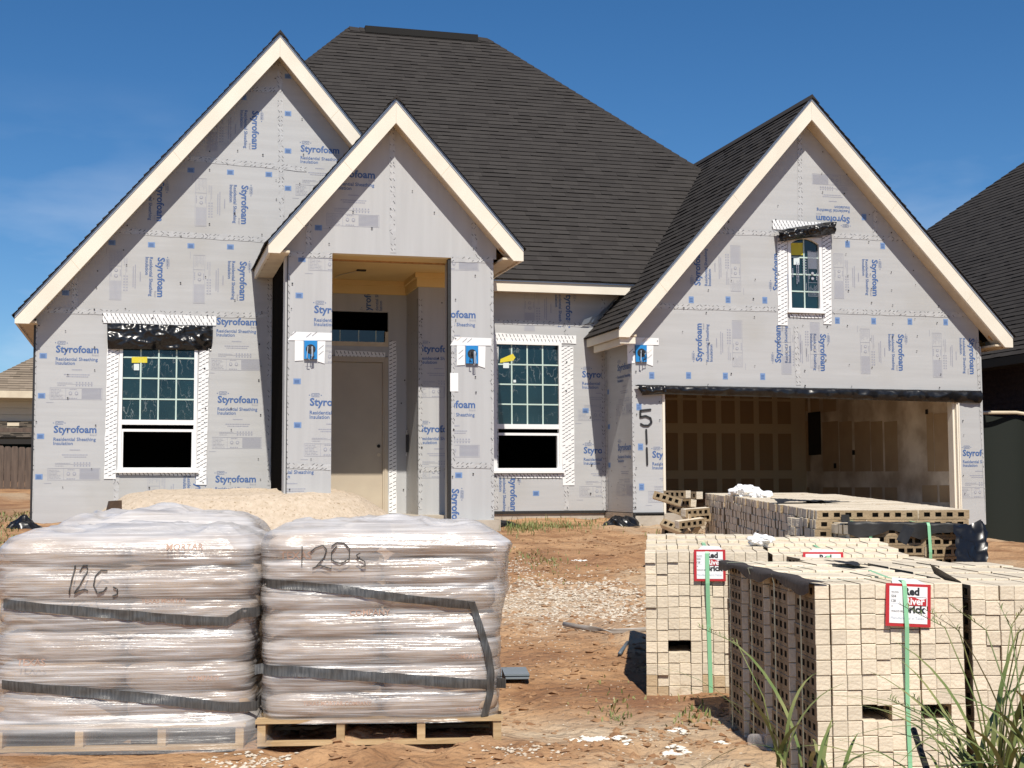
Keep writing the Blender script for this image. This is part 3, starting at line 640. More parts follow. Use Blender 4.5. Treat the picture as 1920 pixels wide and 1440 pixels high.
# --- light boxes
def lightbox(w, x, y, tall=0):
    a, z = w.px(x, y); b = MB(); 
    F = lambda p, d, mi: b.poly([w.P(a+q[0], z+q[1], d) for q in p], mi)
    F([(-.32, .12), (.3, .13), (.3, .24), (-.24, .245)], .009, 0); F([(-.22, -.17), (-.1, -.16), (-.1, .12), (-.22, .12)], .010, 0); F([(.1, -.17), (.2, -.2), (.21, .12), (.1, .12)], .011, 0)
    if tall: F([(-.32, -.55), (-.2, -.55), (-.2, -.28), (-.32, -.28)], .009, 0)
    for k in range(7):
        u = random.uniform(-.26, .2); v = random.choice((.17, .19, -.08, 0)); v2 = v+.06
        if v < .1: u = random.choice((-.16, .15))
        F([(u-.035, v-.004), (u+.035, v2-.004), (u+.035, v2+.003), (u-.035, v+.003)], .0125, random.choice((2, 4)))
    o = b.build('light_box', [m_wtape, m_boxblue, m_gash, m_ink, m_trim_end], house)
    b = MB(); b.obox(w.P(a-.09, z-.14, .012), (w.u*.18, w.v*.26, w.n*.03), 0)
    b.tube([w.P(a, z, .0425), w.P(a, z, .046)], .068, 1, 16); b.build('box_body', [m_boxblue, m_ink], o)
    b = MB()
    for k in range(6):
        p = w.P(a, z, .05); d = [random.uniform(-.07, .07), random.uniform(-.15, .03)]; b.tube([p, p+w.u*d[0]*.8+w.n*.06+w.v*.03, p+w.u*d[0]+w.v*d[1]+w.n*.07, p+w.u*d[0]*.4+w.v*(d[1]-.03)+w.n*.05], .006, k % 2, 5)
    b.build('wires', [m_ink, m_drip], o)
lightbox(wp, 582, 655); lightbox(wp, 884, 664, 1); lightbox(wg, 1201, 662)

# --- roofs
def rake(name, Yf, Yw, peak, t, ends, m):
    """Two sloping fascia boards with soffit; ends = (x, z of lower tip) left and right."""
    b = MB(); xp, zp = peak
    for x, zb, zt in ends:
        sg = 1 if x > xp else -1; m = (zp-zt)/abs(x-xp); xi = xp+sg*(zp-t-zb)/m
        pts = [(xp, zp), (xp, zp-t), (xi, zb), (x, zb), (x, zt)]
        b.prism([Vector((p[0]+sg*.001, Yf, p[1])) for p in pts], (0, .045, 0), 0)
        b.prism([Vector((xp+sg*.001, Yf-.012, zp)), Vector((xp+sg*.001, Yf-.012, zp-.05)), Vector((x, Yf-.012, zt-.05)), Vector((x, Yf-.012, zt))], (0, .011, 0), 2)
        for fr in (.42, .8):
            xj = xp+(x-xp)*fr; zj = zp-m*abs(xj-xp); b.prism([Vector((xj-.003, Yf-.0015, zj-.055)), Vector((xj+.003, Yf-.0015, zj-.055)), Vector((xj+.003-sg*.14, Yf-.0015, zj-t+.14*m*.9)), Vector((xj-.003-sg*.14, Yf-.0015, zj-t+.14*m*.9))], (0, .001, 0), 1)
        s = .09
        q = [(xp, zp-t+s), (xp, zp-t+s-.05), (xi-sg*.02, zb+s-.03), (xi-sg*.02, zb+s+.02)]
        b.prism([Vector((p[0]+sg*.002, Yf+.046, p[1])) for p in q], (0, Yw-Yf-.05, 0), 1)
    return b.build(name, [m_trim, m_trim_end, m_drip], house)
rake('rake_fascia', 21.46, YL, (1.985, 8.80), .37, ((-1.845, 4.13, 4.26), (4.2, 5.85, 6.19)), ml)
rake('rake_fascia', 19.27, YP, (3.435, 7.26), .36, ((1.645, 4.955, 5.12), (5.315, 4.975, 5.17)), mp_)
rake('rake_fascia', 19.87, YG, (10.285, 7.91), .36, ((6.985, 3.97, 4.135), (13.85, 3.96, 4.165)), mg)
def gable_roof(Yf, Yb, peak, xl, zl, xr, zr, h=.012):
    xp, zp = peak; zp += h; m = 1.15
    for x, sg, zt in ((xl, -1, zl), (xr, 1, zr)):
        m = (zp-h-zt)/abs(x-xp)
        ln = abs(x-xp)*math.hypot(1, m); td = Vector((-sg, 0, m)); o = (x+sg*.02, Yf-.03, zp-m*abs(x-xp)-m*.02)
        roof_plane('shingle_roof', house, o, (0, 1, 0), td, [(0, 0), (Yb-Yf, 0), (Yb-Yf, ln+.02), (0, ln+.02)], m_sh)
    b = MB(); b.prism([(xp-.13, Yf-.035, zp-.13*m+.03), (xp, Yf-.035, zp+.035), (xp+.13, Yf-.035, zp-.13*m+.03), (xp, Yf-.035, zp-.02)], (0, Yb-Yf, 0)); b.build('ridge_cap', m_sh, house)
gable_roof(21.46, 25.6, (1.985, 8.80), -1.86, 4.25, 4.2, 6.19); gable_roof(19.27, 23.6, (3.435, 7.26), 1.63, 5.105, 5.33, 5.155); gable_roof(19.87, 31, (10.285, 7.91), 6.97, 4.12, 13.87, 4.145)
# eave fascia of the side eaves
def eave(x, z, y0, y1, sg, h=.17):
    b = MB(); b.box((min(x, x+sg*.035), y0, z), (max(x, x+sg*.035), y1, z+h), 0); b.box((min(x+sg*.036, x+sg*.3), y0, z+.02), (max(x+sg*.036, x+sg*.3), y1, z+.05), 1); b.build('eave_fascia', [m_trim, m_trim_end], house)
eave(1.645, 4.955, 19.32, 21.75, 1); eave(5.315, 4.975, 19.32, 21.3, -1); eave(6.985, 3.97, 19.92, 21.47, 1); eave(13.85, 3.96, 19.92, 26, -1); eave(-1.845, 4.13, 21.51, 30, 1)
for x, sg, z, Y in ((1.69, 1, 4.965, 19.36), (5.27, -1, 4.985, 19.36), (-1.80, 1, 4.14, 21.55), (13.80, -1, 3.97, 19.97)):
    for k in range(4):
        b = MB(); b.obox((x, Y+.10+k*.5, z), (Vector((sg*.26, 0, .17)), Vector((0, .04, 0)), Vector((0, 0, .12)))); b.build('rafter_tail', m_wood, house)
b = MB(); b.box((7.02, 19.93, 3.88), (7.27, 19.97, 3.98)); b.build('lookout_board', m_trim, house)
b = MB(); b.box((7.05, 19.98, 3.86), (7.09, 21.3, 3.97)); b.build('frieze_board', m_trim, house)
# main roof: hip with ridge
yr, zr = 26.93, 10.80; xl, xr_ = 3.85, 6.68; ye, ze = 21.08, 4.97; S2 = math.sqrt(2)
hgt = (zr-ze)*S2
roof_plane('shingle_roof', house, (0, ye, ze+.02), (1, 0, 0), (0, 1, 1), [(5.25, 0), (12.5, 0), (xr_, hgt), (xl, hgt), (2.0, 5.3)], m_sh)
roof_plane('shingle_roof', house, (-1.2, ye, ze), (0, 1, 0), (.865, 0, 1), [(3.85, 0), (11.7, 0), (5.85, 7.71), (3.85, 7.71*3.85/5.85)], m_sh, .13, False)
b = MB(); b.poly([(12.5, ye, ze), (12.5, 32.7, ze), (xr_, yr, zr)]); b.poly([(12.5, 32.7, ze), (-1.2, 32.7, ze), (xl, yr, zr), (xr_, yr, zr)]); b.build('rear_roof', m_sh, house)
b = MB()
def cap(p, q, w=.14):
    p, q = Vector(p), Vector(q); d = q-p; n = int(d.length/.19); d /= n; side = d.cross(Vector((0, 0, 1))).normalized()*w; up = Vector((0, 0, .05))
    for k in range(n):
        a = p+d*k; c = a+d*1.05; dn = Vector((0, 0, -.075)); l = Vector((0, 0, .014))
        b.poly([a+up+l, c+up, c+side+dn, a+side+dn+l]); b.poly([a+up+l, c+up, c-side+dn, a-side+dn+l]); b.poly([a+up+l, a+side+dn+l, a+side+dn, a+up]); b.poly([a+up+l, a-side+dn+l, a-side+dn, a+up])
cap((1.9, ye+3.66, ze+3.66), (xl, yr, zr)); cap((12.5, ye, ze), (xr_, yr, zr)); cap((xl, yr, zr), (xr_, yr, zr)); b.build('ridge_cap', m_sh, house)
b = MB(); b.box((4.15, yr-.16, zr-.08), (6.45, yr+.16, zr+.055)); b.build('ridge_vent', m_shd, house)
b = MB(); b.box((5.0, 21.13, 4.80), (7.95, 21.17, 4.965), 0); b.box((5.0, 21.171, 4.83), (7.9, YW, 4.86), 1); b.box((5.0, 21.105, 4.955), (7.95, 21.128, 4.995), 2); b.build('eave_fascia', [m_trim, m_trim_end, m_drip], house)
# flashing scraps where the garage roof meets the window wall
b = MB()
for p, q, w in (((1150, 565), (1118, 600), .05), ((1142, 572), (1108, 606), .035), ((1118, 600), (1090, 606), .05)):
    a, c = ww.px(*p), ww.px(*q); b.ribbon([ww.P(a[0], a[1], .05), ww.P((a[0]+c[0])/2, (a[1]+c[1])/2+.02, .09), ww.P(c[0], c[1], .05)], Vector((.02, -.03, w)))
b.build('step_flashing', m_drip, house)
# side and rear walls that close the house
b = MB(); b.poly([(-1.57, YL, 1), (-1.57, 32, 1), (-1.57, 32, 5), (-1.57, YL, 4.3)]); b.poly([(13.45, YG+.03, .3), (13.45, 32, .3), (13.45, 32, 4.1), (13.45, YG+.03, 4.1)]); b.poly([(-1.57, 32, 1), (13.45, 32, 1), (13.45, 32, 5), (-1.57, 32, 5)])
b.poly([(1.93, YL+.05, 1.1), (1.93, 26, 1.1), (1.93, 26, 5.1), (1.93, YL+.05, 5.1)]); b.build('side_wall', m_foam_up, house)
# --- garage interior
gX0, gX1, gY1, gZ1 = 7.55, 13.38, 26.4, 3.98
b = MB(); b.poly([(gX0, gY1, SLAB), (gX1, gY1, SLAB), (gX1, gY1, gZ1), (gX0, gY1, gZ1)], 1); b.poly([(gX1, YG+.1, SLAB), (gX1, gY1, SLAB), (gX1, gY1, gZ1), (gX1, YG+.1, gZ1)], 0); b.poly([(gX0, YG+.1, SLAB), (gX0, gY1, SLAB), (gX0, gY1, gZ1), (gX0, YG+.1, gZ1)], 1)
b.poly([(gX0, YG+.1, gZ1), (gX1, YG+.1, gZ1), (gX1, gY1, gZ1), (gX0, gY1, gZ1)], 0); b.poly([(gX0, YG+.1, 3.17), (gX1, YG+.1, 3.17), (gX1, YG+.1, gZ1), (gX0, YG+.1, gZ1)], 1)
x = gX0+.15
while x < gX1-.3:
    for z0, z1 in ((1.34, 1.85), (2.02, 2.78), (2.98, 3.45), (3.5, 3.9)): b.poly([(x, gY1-.006, z0), (x+.30, gY1-.006, z0), (x+.30, gY1-.006, z1), (x, gY1-.006, z1)], 2)
    x += .42
def rrect(xa, ya, xb, yb, mi, d=.006):
    p, q = onX(xa, yb, gX1), onX(xb, ya, gX1); zl, zh = min(p.z, q.z), max(p.z, q.z); b.poly([(gX1-d, p.y, zl), (gX1-d, q.y, zl), (gX1-d, q.y, zh), (gX1-d, p.y, zh)], mi)
cv = lambda x, y: (1160+x/2.526, 700+y/2.526)
for xa, xb in ((745, 800), (840, 905), (970, 1040), (1050, 1105), (1122, 1190), (1200, 1250), (1264, 1320)):
    a, c = cv(xa, 225), cv(xb, 465); rrect(a[0], a[1], c[0], c[1], 3); a, c = cv(xa, 540), cv(xb, 640); rrect(a[0], a[1], c[0], c[1], 3)
for xa, xb in ((590, 640), (660, 705), (720, 770), (780, 830), (845, 895), (910, 950), (970, 1030)):
    a, c = cv(xa, 85), cv(xb, 185); rrect(a[0], a[1], c[0], c[1], 3)
for xa, xb in ((1465, 1490), (1500, 1565)):
    a, c = cv(xa, 185), cv(xb, 465); rrect(a[0], a[1], c[0], c[1], 3)
for xa, xb in ((1440, 1510), (1522, 1580)):
    a, c = cv(xa, 530), cv(xb, 610); rrect(a[0], a[1], c[0], c[1], 3)
a, c = cv(902, 180), cv(958, 388); rrect(a[0], a[1], c[0], c[1], 4, .012)
for x, y in ((1027, 438), (1115, 375), (1461, 182)): a, c = cv(x-6, y-12), cv(x+6, y+12); rrect(a[0], a[1], c[0], c[1], 4, .012)
m_bk = mat('back_drywall_shaded', (.46, .36, .23), .85); m_bk2 = mat('back_paper_shaded', (.28, .18, .095), .85); m_rp = mat('side_paper_lit', (.50, .375, .24), .85, (.45, .33, .21), 3)  # drywall darker at back and left, lighter at the side: light falloff in colour
b.build('garage_lining', [m_mud, m_bk, m_bk2, m_rp, m_dark], house)
# black sheet edge under the sheathing
b = MB()
b.box((4.98, YW-.012, 1.27), (7.28, YW+.012, 1.315)); b.box((7.30, YG-.03, 1.25), (7.8, YG+.01, 1.30)); b.build('sill_felt', m_black2, house)

# ------------------------------------------------------------------ black plastic rags
def rag(px, py, r, h, seed, label, material=m_black):
    c = gpt(px, py); b = MB()
    def f(u, v):
        a = u*2*math.pi; q = Vector((math.cos(a)*v*3+seed, math.sin(a)*v*3, seed)); rr = r*v*(1+.5*noise.noise(q))
        return Vector((c.x+math.cos(a)*rr*1.5, c.y+math.sin(a)*rr, gz(c.x, c.y)+.01+h*(1-v**2)*(.75+.3*noise.noise(q*.7)+.12*(1-2*abs(noise.noise(q*1.9))))))
    b.grid(f, 40, 12); o = b.build('plastic_rag', material, None, True); weld(o); return tag(o, label, 'plastic sheet', 'black plastic rags around the house')
rag(922, 987, .26, .13, 1.3, 'crumpled black plastic lying at the foot of the right porch pier')
rag(805, 982, .26, .10, 4.2, 'flat black plastic lying on the porch floor edge')
rag(1165, 988, .2, .2, 7.7, 'black plastic bunched at the corner beside the garage pier')
o = rag(44, 996, .17, .22, 9.1, 'black plastic bunched at the far left corner of the house')

# ------------------------------------------------------------------ sand pile and blocks
m_sand = mat('sand', (.56, .46, .355), .95, (.46, .37, .27), 14, 8, (.35, .7), bump=1.0, bscale=30, col3=(.30, .22, .14), scale3=26, thr3=(.60, .68))
def sandz(x, y):
    u = (x-1.42)/2.35; v = (y-20.1)/1.75; r = (abs(u)**3+abs(v)**2.4)**(1/2.6)
    h = .78*max(0, min(1, (1.05-r)/.5)); h = h-.12*sm(.55, .7, h)*(h-.55)/.25 if h > .55 else h
    return gz(x, y)-.05+h*.90+.03*fbm((x*2, y*2, 4), 4)+.008*noise.noise(Vector((x*14, y*14, 2)))
b = MB()
b.grid(lambda u, v: (-1.2+5.4*u, 17.9+3.85*v, sandz(-1.2+5.4*u, 17.9+3.85*v)), 150, 110)
tag(b.build('sand_pile', m_sand, None, True), 'long pale tan sand pile heaped against the front of the house', 'sand pile')
m_blk = mat('dark_block', (.06, .035, .02), .8, (.10, .06, .035), 6, bump=.2)
def block(px, py, Y, w, h, d, rz, label):
    p = onY(px, py, Y); b = MB(); b.prism([(-w/2, -d/2, 0), (w/2, -d/2, 0), (w/2*.92, -d/2, h), (-w/2*.72, -d/2, h*.96), (-w/2, -d/2, h*.45)], (0, d, 0)); o = b.build('wood_block', m_blk); o.location = p; o.rotation_euler = (0, 0, rz); tag(o, label, 'block')
block(214, 968, 18.3, .17, .2, .15, .2, 'small dark brown block on the left end of the sand pile')
block(695, 1003, 17.6, .5, .14, .25, 0, 'low dark brown block lying behind the wrapped bag stacks')

# ------------------------------------------------------------------ pallets
m_pal = mat('pallet_wood', (.50, .36, .20), .8, (.36, .24, .12), 5, stretch=(1, 6, 6), bump=.15, bscale=20, rnd=.12)
def pallet(loc, rz, label):
    r = thing('wooden_pallet', label, 'pallet', 'wooden pallets under the bag stacks', loc, rz); W, D = 1.21, 1.0
    for x in (-W/2, -W/2+.39, W/2-.42, W/2-.04):
        b = MB(); b.box((x, 0, .018), (x+.04, D, .108)); b.build('stringer', m_pal, r)
    for k, y in enumerate((-.008, .19, .37, .55, .73, .9)):
        b = MB(); b.box((-W/2-.01, y, .109), (W/2+.01, y+.1, .126)); b.build('deck_board', m_pal, r)
    for y in (-.006, .45, .9):
        b = MB(); b.box((-W/2, y, 0), (W/2, y+.1, .017)); b.build('bottom_board', m_pal, r)
    return r
def pal_at(pL, pR):
    a, c = gpt(*pL), gpt(*pR); d = c-a; return (a+c)/2-Vector((0, 0, .0)), math.atan2(d.y, d.x)
# ------------------------------------------------------------------ wrapped bag stacks
m_bag = mat('paper_bag', (.50, .39, .30), .8, (.38, .28, .20), 5, bump=.15, bscale=12)
m_bagtx = mat('bag_print', (.44, .30, .235), .8)
def film_mat():
    m = bpy.data.materials.new('stretch_film'); m.use_nodes = True; nt = m.node_tree; L = nt.links.new; nt.nodes.remove(nt.nodes['Principled BSDF'])
    out = nt.nodes['Material Output']; tc = node(nt, 'ShaderNodeTexCoord')
    def nz(sc, scale, det, rot=(0, 0, 0)):
        mp = node(nt, 'ShaderNodeMapping'); mp.inputs['Scale'].default_value = sc; mp.inputs['Rotation'].default_value = rot; L(tc.outputs['Object'], mp.inputs[0])
        n = node(nt, 'ShaderNodeTexNoise'); n.inputs['Scale'].default_value = scale; n.inputs['Detail'].default_value = det; L(mp.outputs[0], n.inputs[0]); return n.outputs[0]
    st = nz((1.2, 1.2, 34), 2.2, 5, (0, R_(5), 0)); s2 = nz((1.2, 1.2, 30), 1.5, 3, (0, R_(-16), 0)); big = nz((2, 2, 3), 1.6, 4)
    a1 = node(nt, 'ShaderNodeMath', operation='MULTIPLY_ADD'); L(s2, a1.inputs[0]); a1.inputs[1].default_value = .45; L(st, a1.inputs[2])
    a2 = node(nt, 'ShaderNodeMath', operation='MULTIPLY_ADD'); L(big, a2.inputs[0]); a2.inputs[1].default_value = .7; L(a1.outputs[0], a2.inputs[2])
    op = node(nt, 'ShaderNodeMapRange'); op.inputs[1].default_value = .85; op.inputs[2].default_value = 1.35; op.inputs[3].default_value = .14; op.inputs[4].default_value = .52; L(a2.outputs[0], op.inputs[0])
    geo = node(nt, 'ShaderNodeNewGeometry'); gs = node(nt, 'ShaderNodeSeparateXYZ'); L(geo.outputs['Normal'], gs.inputs[0]); up = node(nt, 'ShaderNodeMapRange'); up.inputs[1].default_value = .5; up.inputs[2].default_value = .97; up.inputs[4].default_value = .40; L(gs.outputs[2], up.inputs[0])
    def ridge(sc, scale, rot, w, amt):  # thin whiter streaks painted into the film as glints
        v = nz(sc, scale, 2, rot); q = node(nt, 'ShaderNodeMath', operation='SUBTRACT'); L(v, q.inputs[0]); q.inputs[1].default_value = .5; q2 = node(nt, 'ShaderNodeMath', operation='ABSOLUTE'); L(q.outputs[0], q2.inputs[0]); q3 = node(nt, 'ShaderNodeMapRange'); q3.inputs[1].default_value = 0; q3.inputs[2].default_value = w; q3.inputs[3].default_value = amt; q3.inputs[4].default_value = 0; L(q2.outputs[0], q3.inputs[0]); return q3.outputs[0]
    for extra in (up.outputs[0], ridge((.25, .25, 14), 1.3, (0, R_(11), 0), .03, .2), ridge((.2, .2, 8), 1.1, (0, R_(-27), 0), .018, .16)):
        ad = node(nt, 'ShaderNodeMath', operation='ADD', use_clamp=True); L(op.outputs[0], ad.inputs[0]); L(extra, ad.inputs[1]); op = ad
    sx = node(nt, 'ShaderNodeSeparateXYZ'); L(tc.outputs['Object'], sx.inputs[0]); fd = node(nt, 'ShaderNodeMapRange'); fd.inputs[1].default_value = .09; fd.inputs[2].default_value = .15; fd.inputs[3].default_value = .22; L(sx.outputs[2], fd.inputs[0]); opm = node(nt, 'ShaderNodeMath', operation='MULTIPLY'); L(op.outputs[0], opm.inputs[0]); L(fd.outputs[0], opm.inputs[1]); op = opm
    bp = node(nt, 'ShaderNodeBump'); bp.inputs['Strength'].default_value = .45; bp.inputs['Distance'].default_value = .02; L(a1.outputs[0], bp.inputs['Height'])
    pr = node(nt, 'ShaderNodeBsdfPrincipled'); pr.inputs['Base Color'].default_value = (.72, .69, .67, 1); pr.inputs['Roughness'].default_value = .3; L(bp.outputs[0], pr.inputs['Normal'])
    pr.inputs['Specular IOR Level'].default_value = .5
    tr = node(nt, 'ShaderNodeBsdfTransparent'); tr.inputs[0].default_value = (.97, .97, .97, 1); mx = node(nt, 'ShaderNodeMixShader'); L(op.outputs[0], mx.inputs[0]); L(tr.outputs[0], mx.inputs[1]); L(pr.outputs[0], mx.inputs[2])
    gl = node(nt, 'ShaderNodeBsdfGlossy'); gl.inputs['Roughness'].default_value = .24; gl.inputs[0].default_value = (1, 1, 1, 1); L(bp.outputs[0], gl.inputs['Normal']); fr = node(nt, 'ShaderNodeLayerWeight'); fr.inputs[0].default_value = .3; fm = node(nt, 'ShaderNodeMapRange'); fm.inputs[3].default_value = .055; fm.inputs[4].default_value = .4; L(fr.outputs['Fresnel'], fm.inputs[0]); fz = node(nt, 'ShaderNodeMath', operation='MULTIPLY'); L(fm.outputs[0], fz.inputs[0]); L(fd.outputs[0], fz.inputs[1]); mg_ = node(nt, 'ShaderNodeMixShader'); L(fz.outputs[0], mg_.inputs[0]); L(mx.outputs[0], mg_.inputs[1]); L(gl.outputs[0], mg_.inputs[2]); L(mg_.outputs[0], out.inputs[0])
    return m
m_sfilm = film_mat()
m_band = mat('grey_band', (.10, .098, .095), .35, (.05, .05, .05), 3, stretch=(30, 1, 3), bump=.4, bscale=4)
m_mark = mat('marker_ink', (.05, .05, .05), .6)
def bag_mesh(w, d, h):
    b = MB(); n1, n2 = 26, 20
    def f(u, v):
        th = u*2*math.pi; ph = (v-.5)*math.pi; e = .42; e2 = .75
        sp = lambda t, k: math.copysign(abs(t)**k, t)
        x = w/2*sp(math.cos(th), e)*sp(math.cos(ph), e2); y = d/2*sp(math.sin(th), e)*sp(math.cos(ph), e2); z = h/2*sp(math.sin(ph), .6)
        return (x, y, z+.006*noise.noise(Vector((x*7, y*7, z*9))))
    b.grid(f, n1*2, n2); m = b.mesh('bag', [m_bag, m_bagtx], True)
    return m
_bag = bag_mesh(.61, .5, .142)
def load(loc, rz, H, layers, seed, label, bulge=.05, base=.126, top=.05, skirt=0, W=1.19):
    r = thing('wrapped_bag_stack', label, 'bag stack', 'film-wrapped stacks of paper bags', loc, rz); rr = random.Random(seed); D = 1.0; lh = H/layers
    for k in range(layers):
        for i in (0, 1):
            for j in (0, 1):
                o = bpy.data.objects.new('bag', _bag); COL.objects.link(o); o.parent = r
                o.location = (-W/2+W*.252+i*W*.5+rr.uniform(-.012, .012), .25+j*.5+rr.uniform(-.01, .015), base+lh*(k+.5)); o.rotation_euler = (rr.uniform(-.03, .03), rr.uniform(-.03, .03), rr.uniform(-.03, .03)); o.scale = (.98*W/1.19, 1, lh/.142*1.22) if k < layers-1 else (.93*W/1.19, .95, lh/.142*.98)
    a, bb = W/2+.012, D/2+.014
    def prof(z):
        t = (z-base)/H; s = 1+.011*abs(math.sin(math.pi*layers*t))**.8-.002
        if t > .9: s *= 1-.035*((t-.9)/.1)**2
        return s
    def surf(th, z, extra=0):
        t = (z-base)/H; n = 7; c, s = math.cos(th), math.sin(th); zz = z; z = z+.022*noise.noise(Vector((c*2.3, seed, z*1.5))); cp = lambda q: math.copysign(abs(q)**(2/n), q); k = prof(z)
        x, y = a*cp(c)*(1+(k-1)*1.0), bb*cp(s)*(1+(k-1)*2.0); q = Vector((x*2.2+seed, y*2.2, z*7)); w = .020*noise.noise(q*.8)+.006*noise.noise(Vector((x*9+z*12, y*9, z*26+seed)))
        w += .004*(1-2*abs(noise.noise(Vector((x*5-z*20+seed, y*5, z*9)))))
        w += .022*sm(.72, .95, t)*(1-2*abs(noise.noise(Vector((x*3+seed, y*3, z*4)))))
        if c > .4: w += bulge*sm(.4, .95, c)*sm(.45, .65, t)*(1-sm(.92, 1.02, t))*(.6+.7*abs(noise.noise(Vector((z*6, y*5, seed)))))
        if skirt and t < .05: w += skirt*(.05-t)/.05
        e = Vector((cp(c)*.7, cp(s), 0)); e.normalize() if e.length else None
        return Vector((x, y+D/2, zz))+e*(w+extra)
    b = MB(); zlo = base-(.11 if skirt else .02); nz_ = 90
    b.grid(lambda u, v: surf(u*2*math.pi, zlo+(base+H-zlo)*v), 190, nz_)
    def topf(u, v):
        p = surf(u*2*math.pi, base+H); c = Vector((0, D/2, 0)); q = c+(Vector((p.x, p.y, 0))-c)*(1-v); h = base+H+top*(1-(1-v)**4)*(.35+abs(math.sin((q.x+.3)*math.pi/.6))*.35*1+.9*abs(noise.noise(Vector((q.x*2.4+seed, q.y*2.4, 1)))))
        h += (.022*(1-2*abs(noise.noise(Vector((q.x*4+seed, q.y*4, 2)))))+.014*(1-2*abs(noise.noise(Vector((q.x*9+seed, q.y*7, 5))))))*min(1, v*6); return Vector((q.x, q.y, h))
    b.grid(topf, 190, 26); o = b.build('plastic_film', m_sfilm, r, True); weld(o, .002)
    r_w = Matrix.Translation(Vector(loc)) @ Matrix.Rotation(rz, 4, 'Z'); inv = r_w.inverted()
    def local(px, py):                                 # picture point on the front of the load
        e = inv @ EYE; d = (inv.to_3x3() @ ray(px, py)); t = (-.02-e.y)/d.y; p = e+d*t; return p
    def front(x, z, ex=.006):
        c = max(-1, min(1, x/(a*prof(z)))); th = -math.acos(math.copysign(abs(c)**(7/2), c)) if abs(c) < 1 else (0 if c > 0 else -math.pi)
        p = surf(th, z, ex); return Vector((x, p.y, z))
    def band(pts, w=.038, wrapL=.3, wrapR=.3, across=False):
        q = [local(*p) for p in pts]; P = []
        for s, e in zip(q, q[1:]):
            n = max(2, int((e-s).length/.02)); P += [s.lerp(e, k/n) for k in range(n)]
        P.append(q[-1]); b = MB(); rows = []
        for p in P:
            hw = w*(1+.06*math.sin(p.x*23)); rows.append([front(min(p.x+hw*q_, a+.004), p.z, .016) if across else front(p.x, p.z+hw*q_, .010+.002*math.sin(p.x*60)) for q_ in (-1, -.5, 0, .5, 1)])
        def ends(x, z): return [[Vector((x, y_, z+w*q_)) for q_ in (-1, -.5, 0, .5, 1)] for y_ in (.45, .05)]
        if wrapL: rows = ends(-a-.02, P[0].z)+rows
        if wrapR: rows = rows+ends(a+.025, P[-1].z)[::-1]
        b.grid(lambda u, v: rows[round(u*(len(rows)-1))][round(v*4)], len(rows)-1, 4); b.build('grey_band', m_band, r, True)
    def write(strokes, w=.004):
        b = MB()
        for st in strokes:
            q = [local(*p) for p in st]; P = []
            for s, e in zip(q, q[1:]):
                n = max(1, int((e-s).length/.01)); P += [s.lerp(e, k/n) for k in range(n)]
            P.append(q[-1]); b.tube([front(p.x, p.z, .008) for p in P], w, 0, 4)
        b.build('marker_writing', m_mark, r)
    def words(lst):
        b = MB()
        for t, x, z, w in lst:
            b = MB()
            for p in text_polys(t, .01): b.poly([front(x+w*q[0], z+w*q[1], .002) for q in p])
            b.build('bag_lettering', m_bagtx, r)
    return r, band, write, words
c2, a2 = pal_at((482, 1411), (940, 1409)); c1, a1 = pal_at((2, 1413), (470, 1411))
c1 = c1-Vector((.035, 0, 0))
pallet(c2, a2, 'bare wooden pallet under the bag stack on the right'); pallet(c1, a1, 'wooden pallet under the left front bag stack, half hidden by hanging film')
r2, band, write, words = load(c2, a2, .92, 7, 3.1, 'film-wrapped bag stack marked 120s, with one band slanting down its right edge', .07)
band([(483, 1094), (560, 1098), (640, 1105), (760, 1122), (890, 1136)], .021, 1, 0); band([(486, 1259), (560, 1259), (700, 1268), (932, 1285)], .025, 1, 1)
band([(884, 1128), (900, 1175), (915, 1225), (921, 1262), (920, 1300), (908, 1345)], .019, 0, 0, True)
write([[(567, 1024), (566, 1060)], [(583, 1034), (592, 1027), (606, 1022), (613, 1030), (608, 1045), (592, 1063), (586, 1065), (600, 1060), (622, 1066)], [(632, 1023), (622, 1035), (622, 1050), (638, 1057), (655, 1048), (656, 1028), (645, 1018), (632, 1017), (622, 1024)], [(676, 1037), (669, 1040), (671, 1046), (684, 1052), (686, 1060), (677, 1063)]], .0035)
words([('COMPANY', .35, .42, .16), ('TEXAS', -.5, .92, .16), ('TEXAS MORTAR COMPANY', -.38, .20, .34), ('TEXAS', .2, .30, .12), ('COMPANY', -.15, .64, .2), ('COMPANY', .38, .16, .13)])
r1, band, write, words = load(c1, a1, .912, 6, 8.4, 'film-wrapped bag stack marked 12C at the left picture edge, film hanging over its pallet', .05, .126, .05, .05, 1.25)
band([(0, 1133), (120, 1143), (240, 1153), (360, 1163), (425, 1166), (452, 1150)], .023, 0, 1); band([(0, 1285), (150, 1297), (290, 1310), (445, 1328)], .024, 0, 1)
write([[(142, 1060), (131, 1114)], [(150, 1072), (157, 1060), (164, 1060), (164, 1072), (152, 1096), (140, 1113), (148, 1108), (160, 1104), (166, 1107)], [(202, 1070), (190, 1069), (180, 1080), (177, 1098), (184, 1112), (196, 1108), (202, 1100)], [(214, 1100), (222, 1104), (221, 1114), (212, 1117)]], .004)
words([('COMPANY', .3, .60, .18), ('TEXAS', -.5, .42, .14), ('TEXAS MORTAR', .1, .72, .22), ('MORTAR', .22, .98, .18), ('COMPANY', .33, .34, .16), ('TEXAS', -.58, .30, .16)])
c3 = c1+Vector((.18, 1.45, .075)); pallet(c3+Vector((-.02, 0, 0)), a1+.03, 'wooden pallet under the bag stack that stands behind the others')
load(c3+Vector((-.02, 0, 0)), a1+.03, .865, 6, 5.7, 'plain film-wrapped bag stack standing behind the left front one', .04, .126, .09)

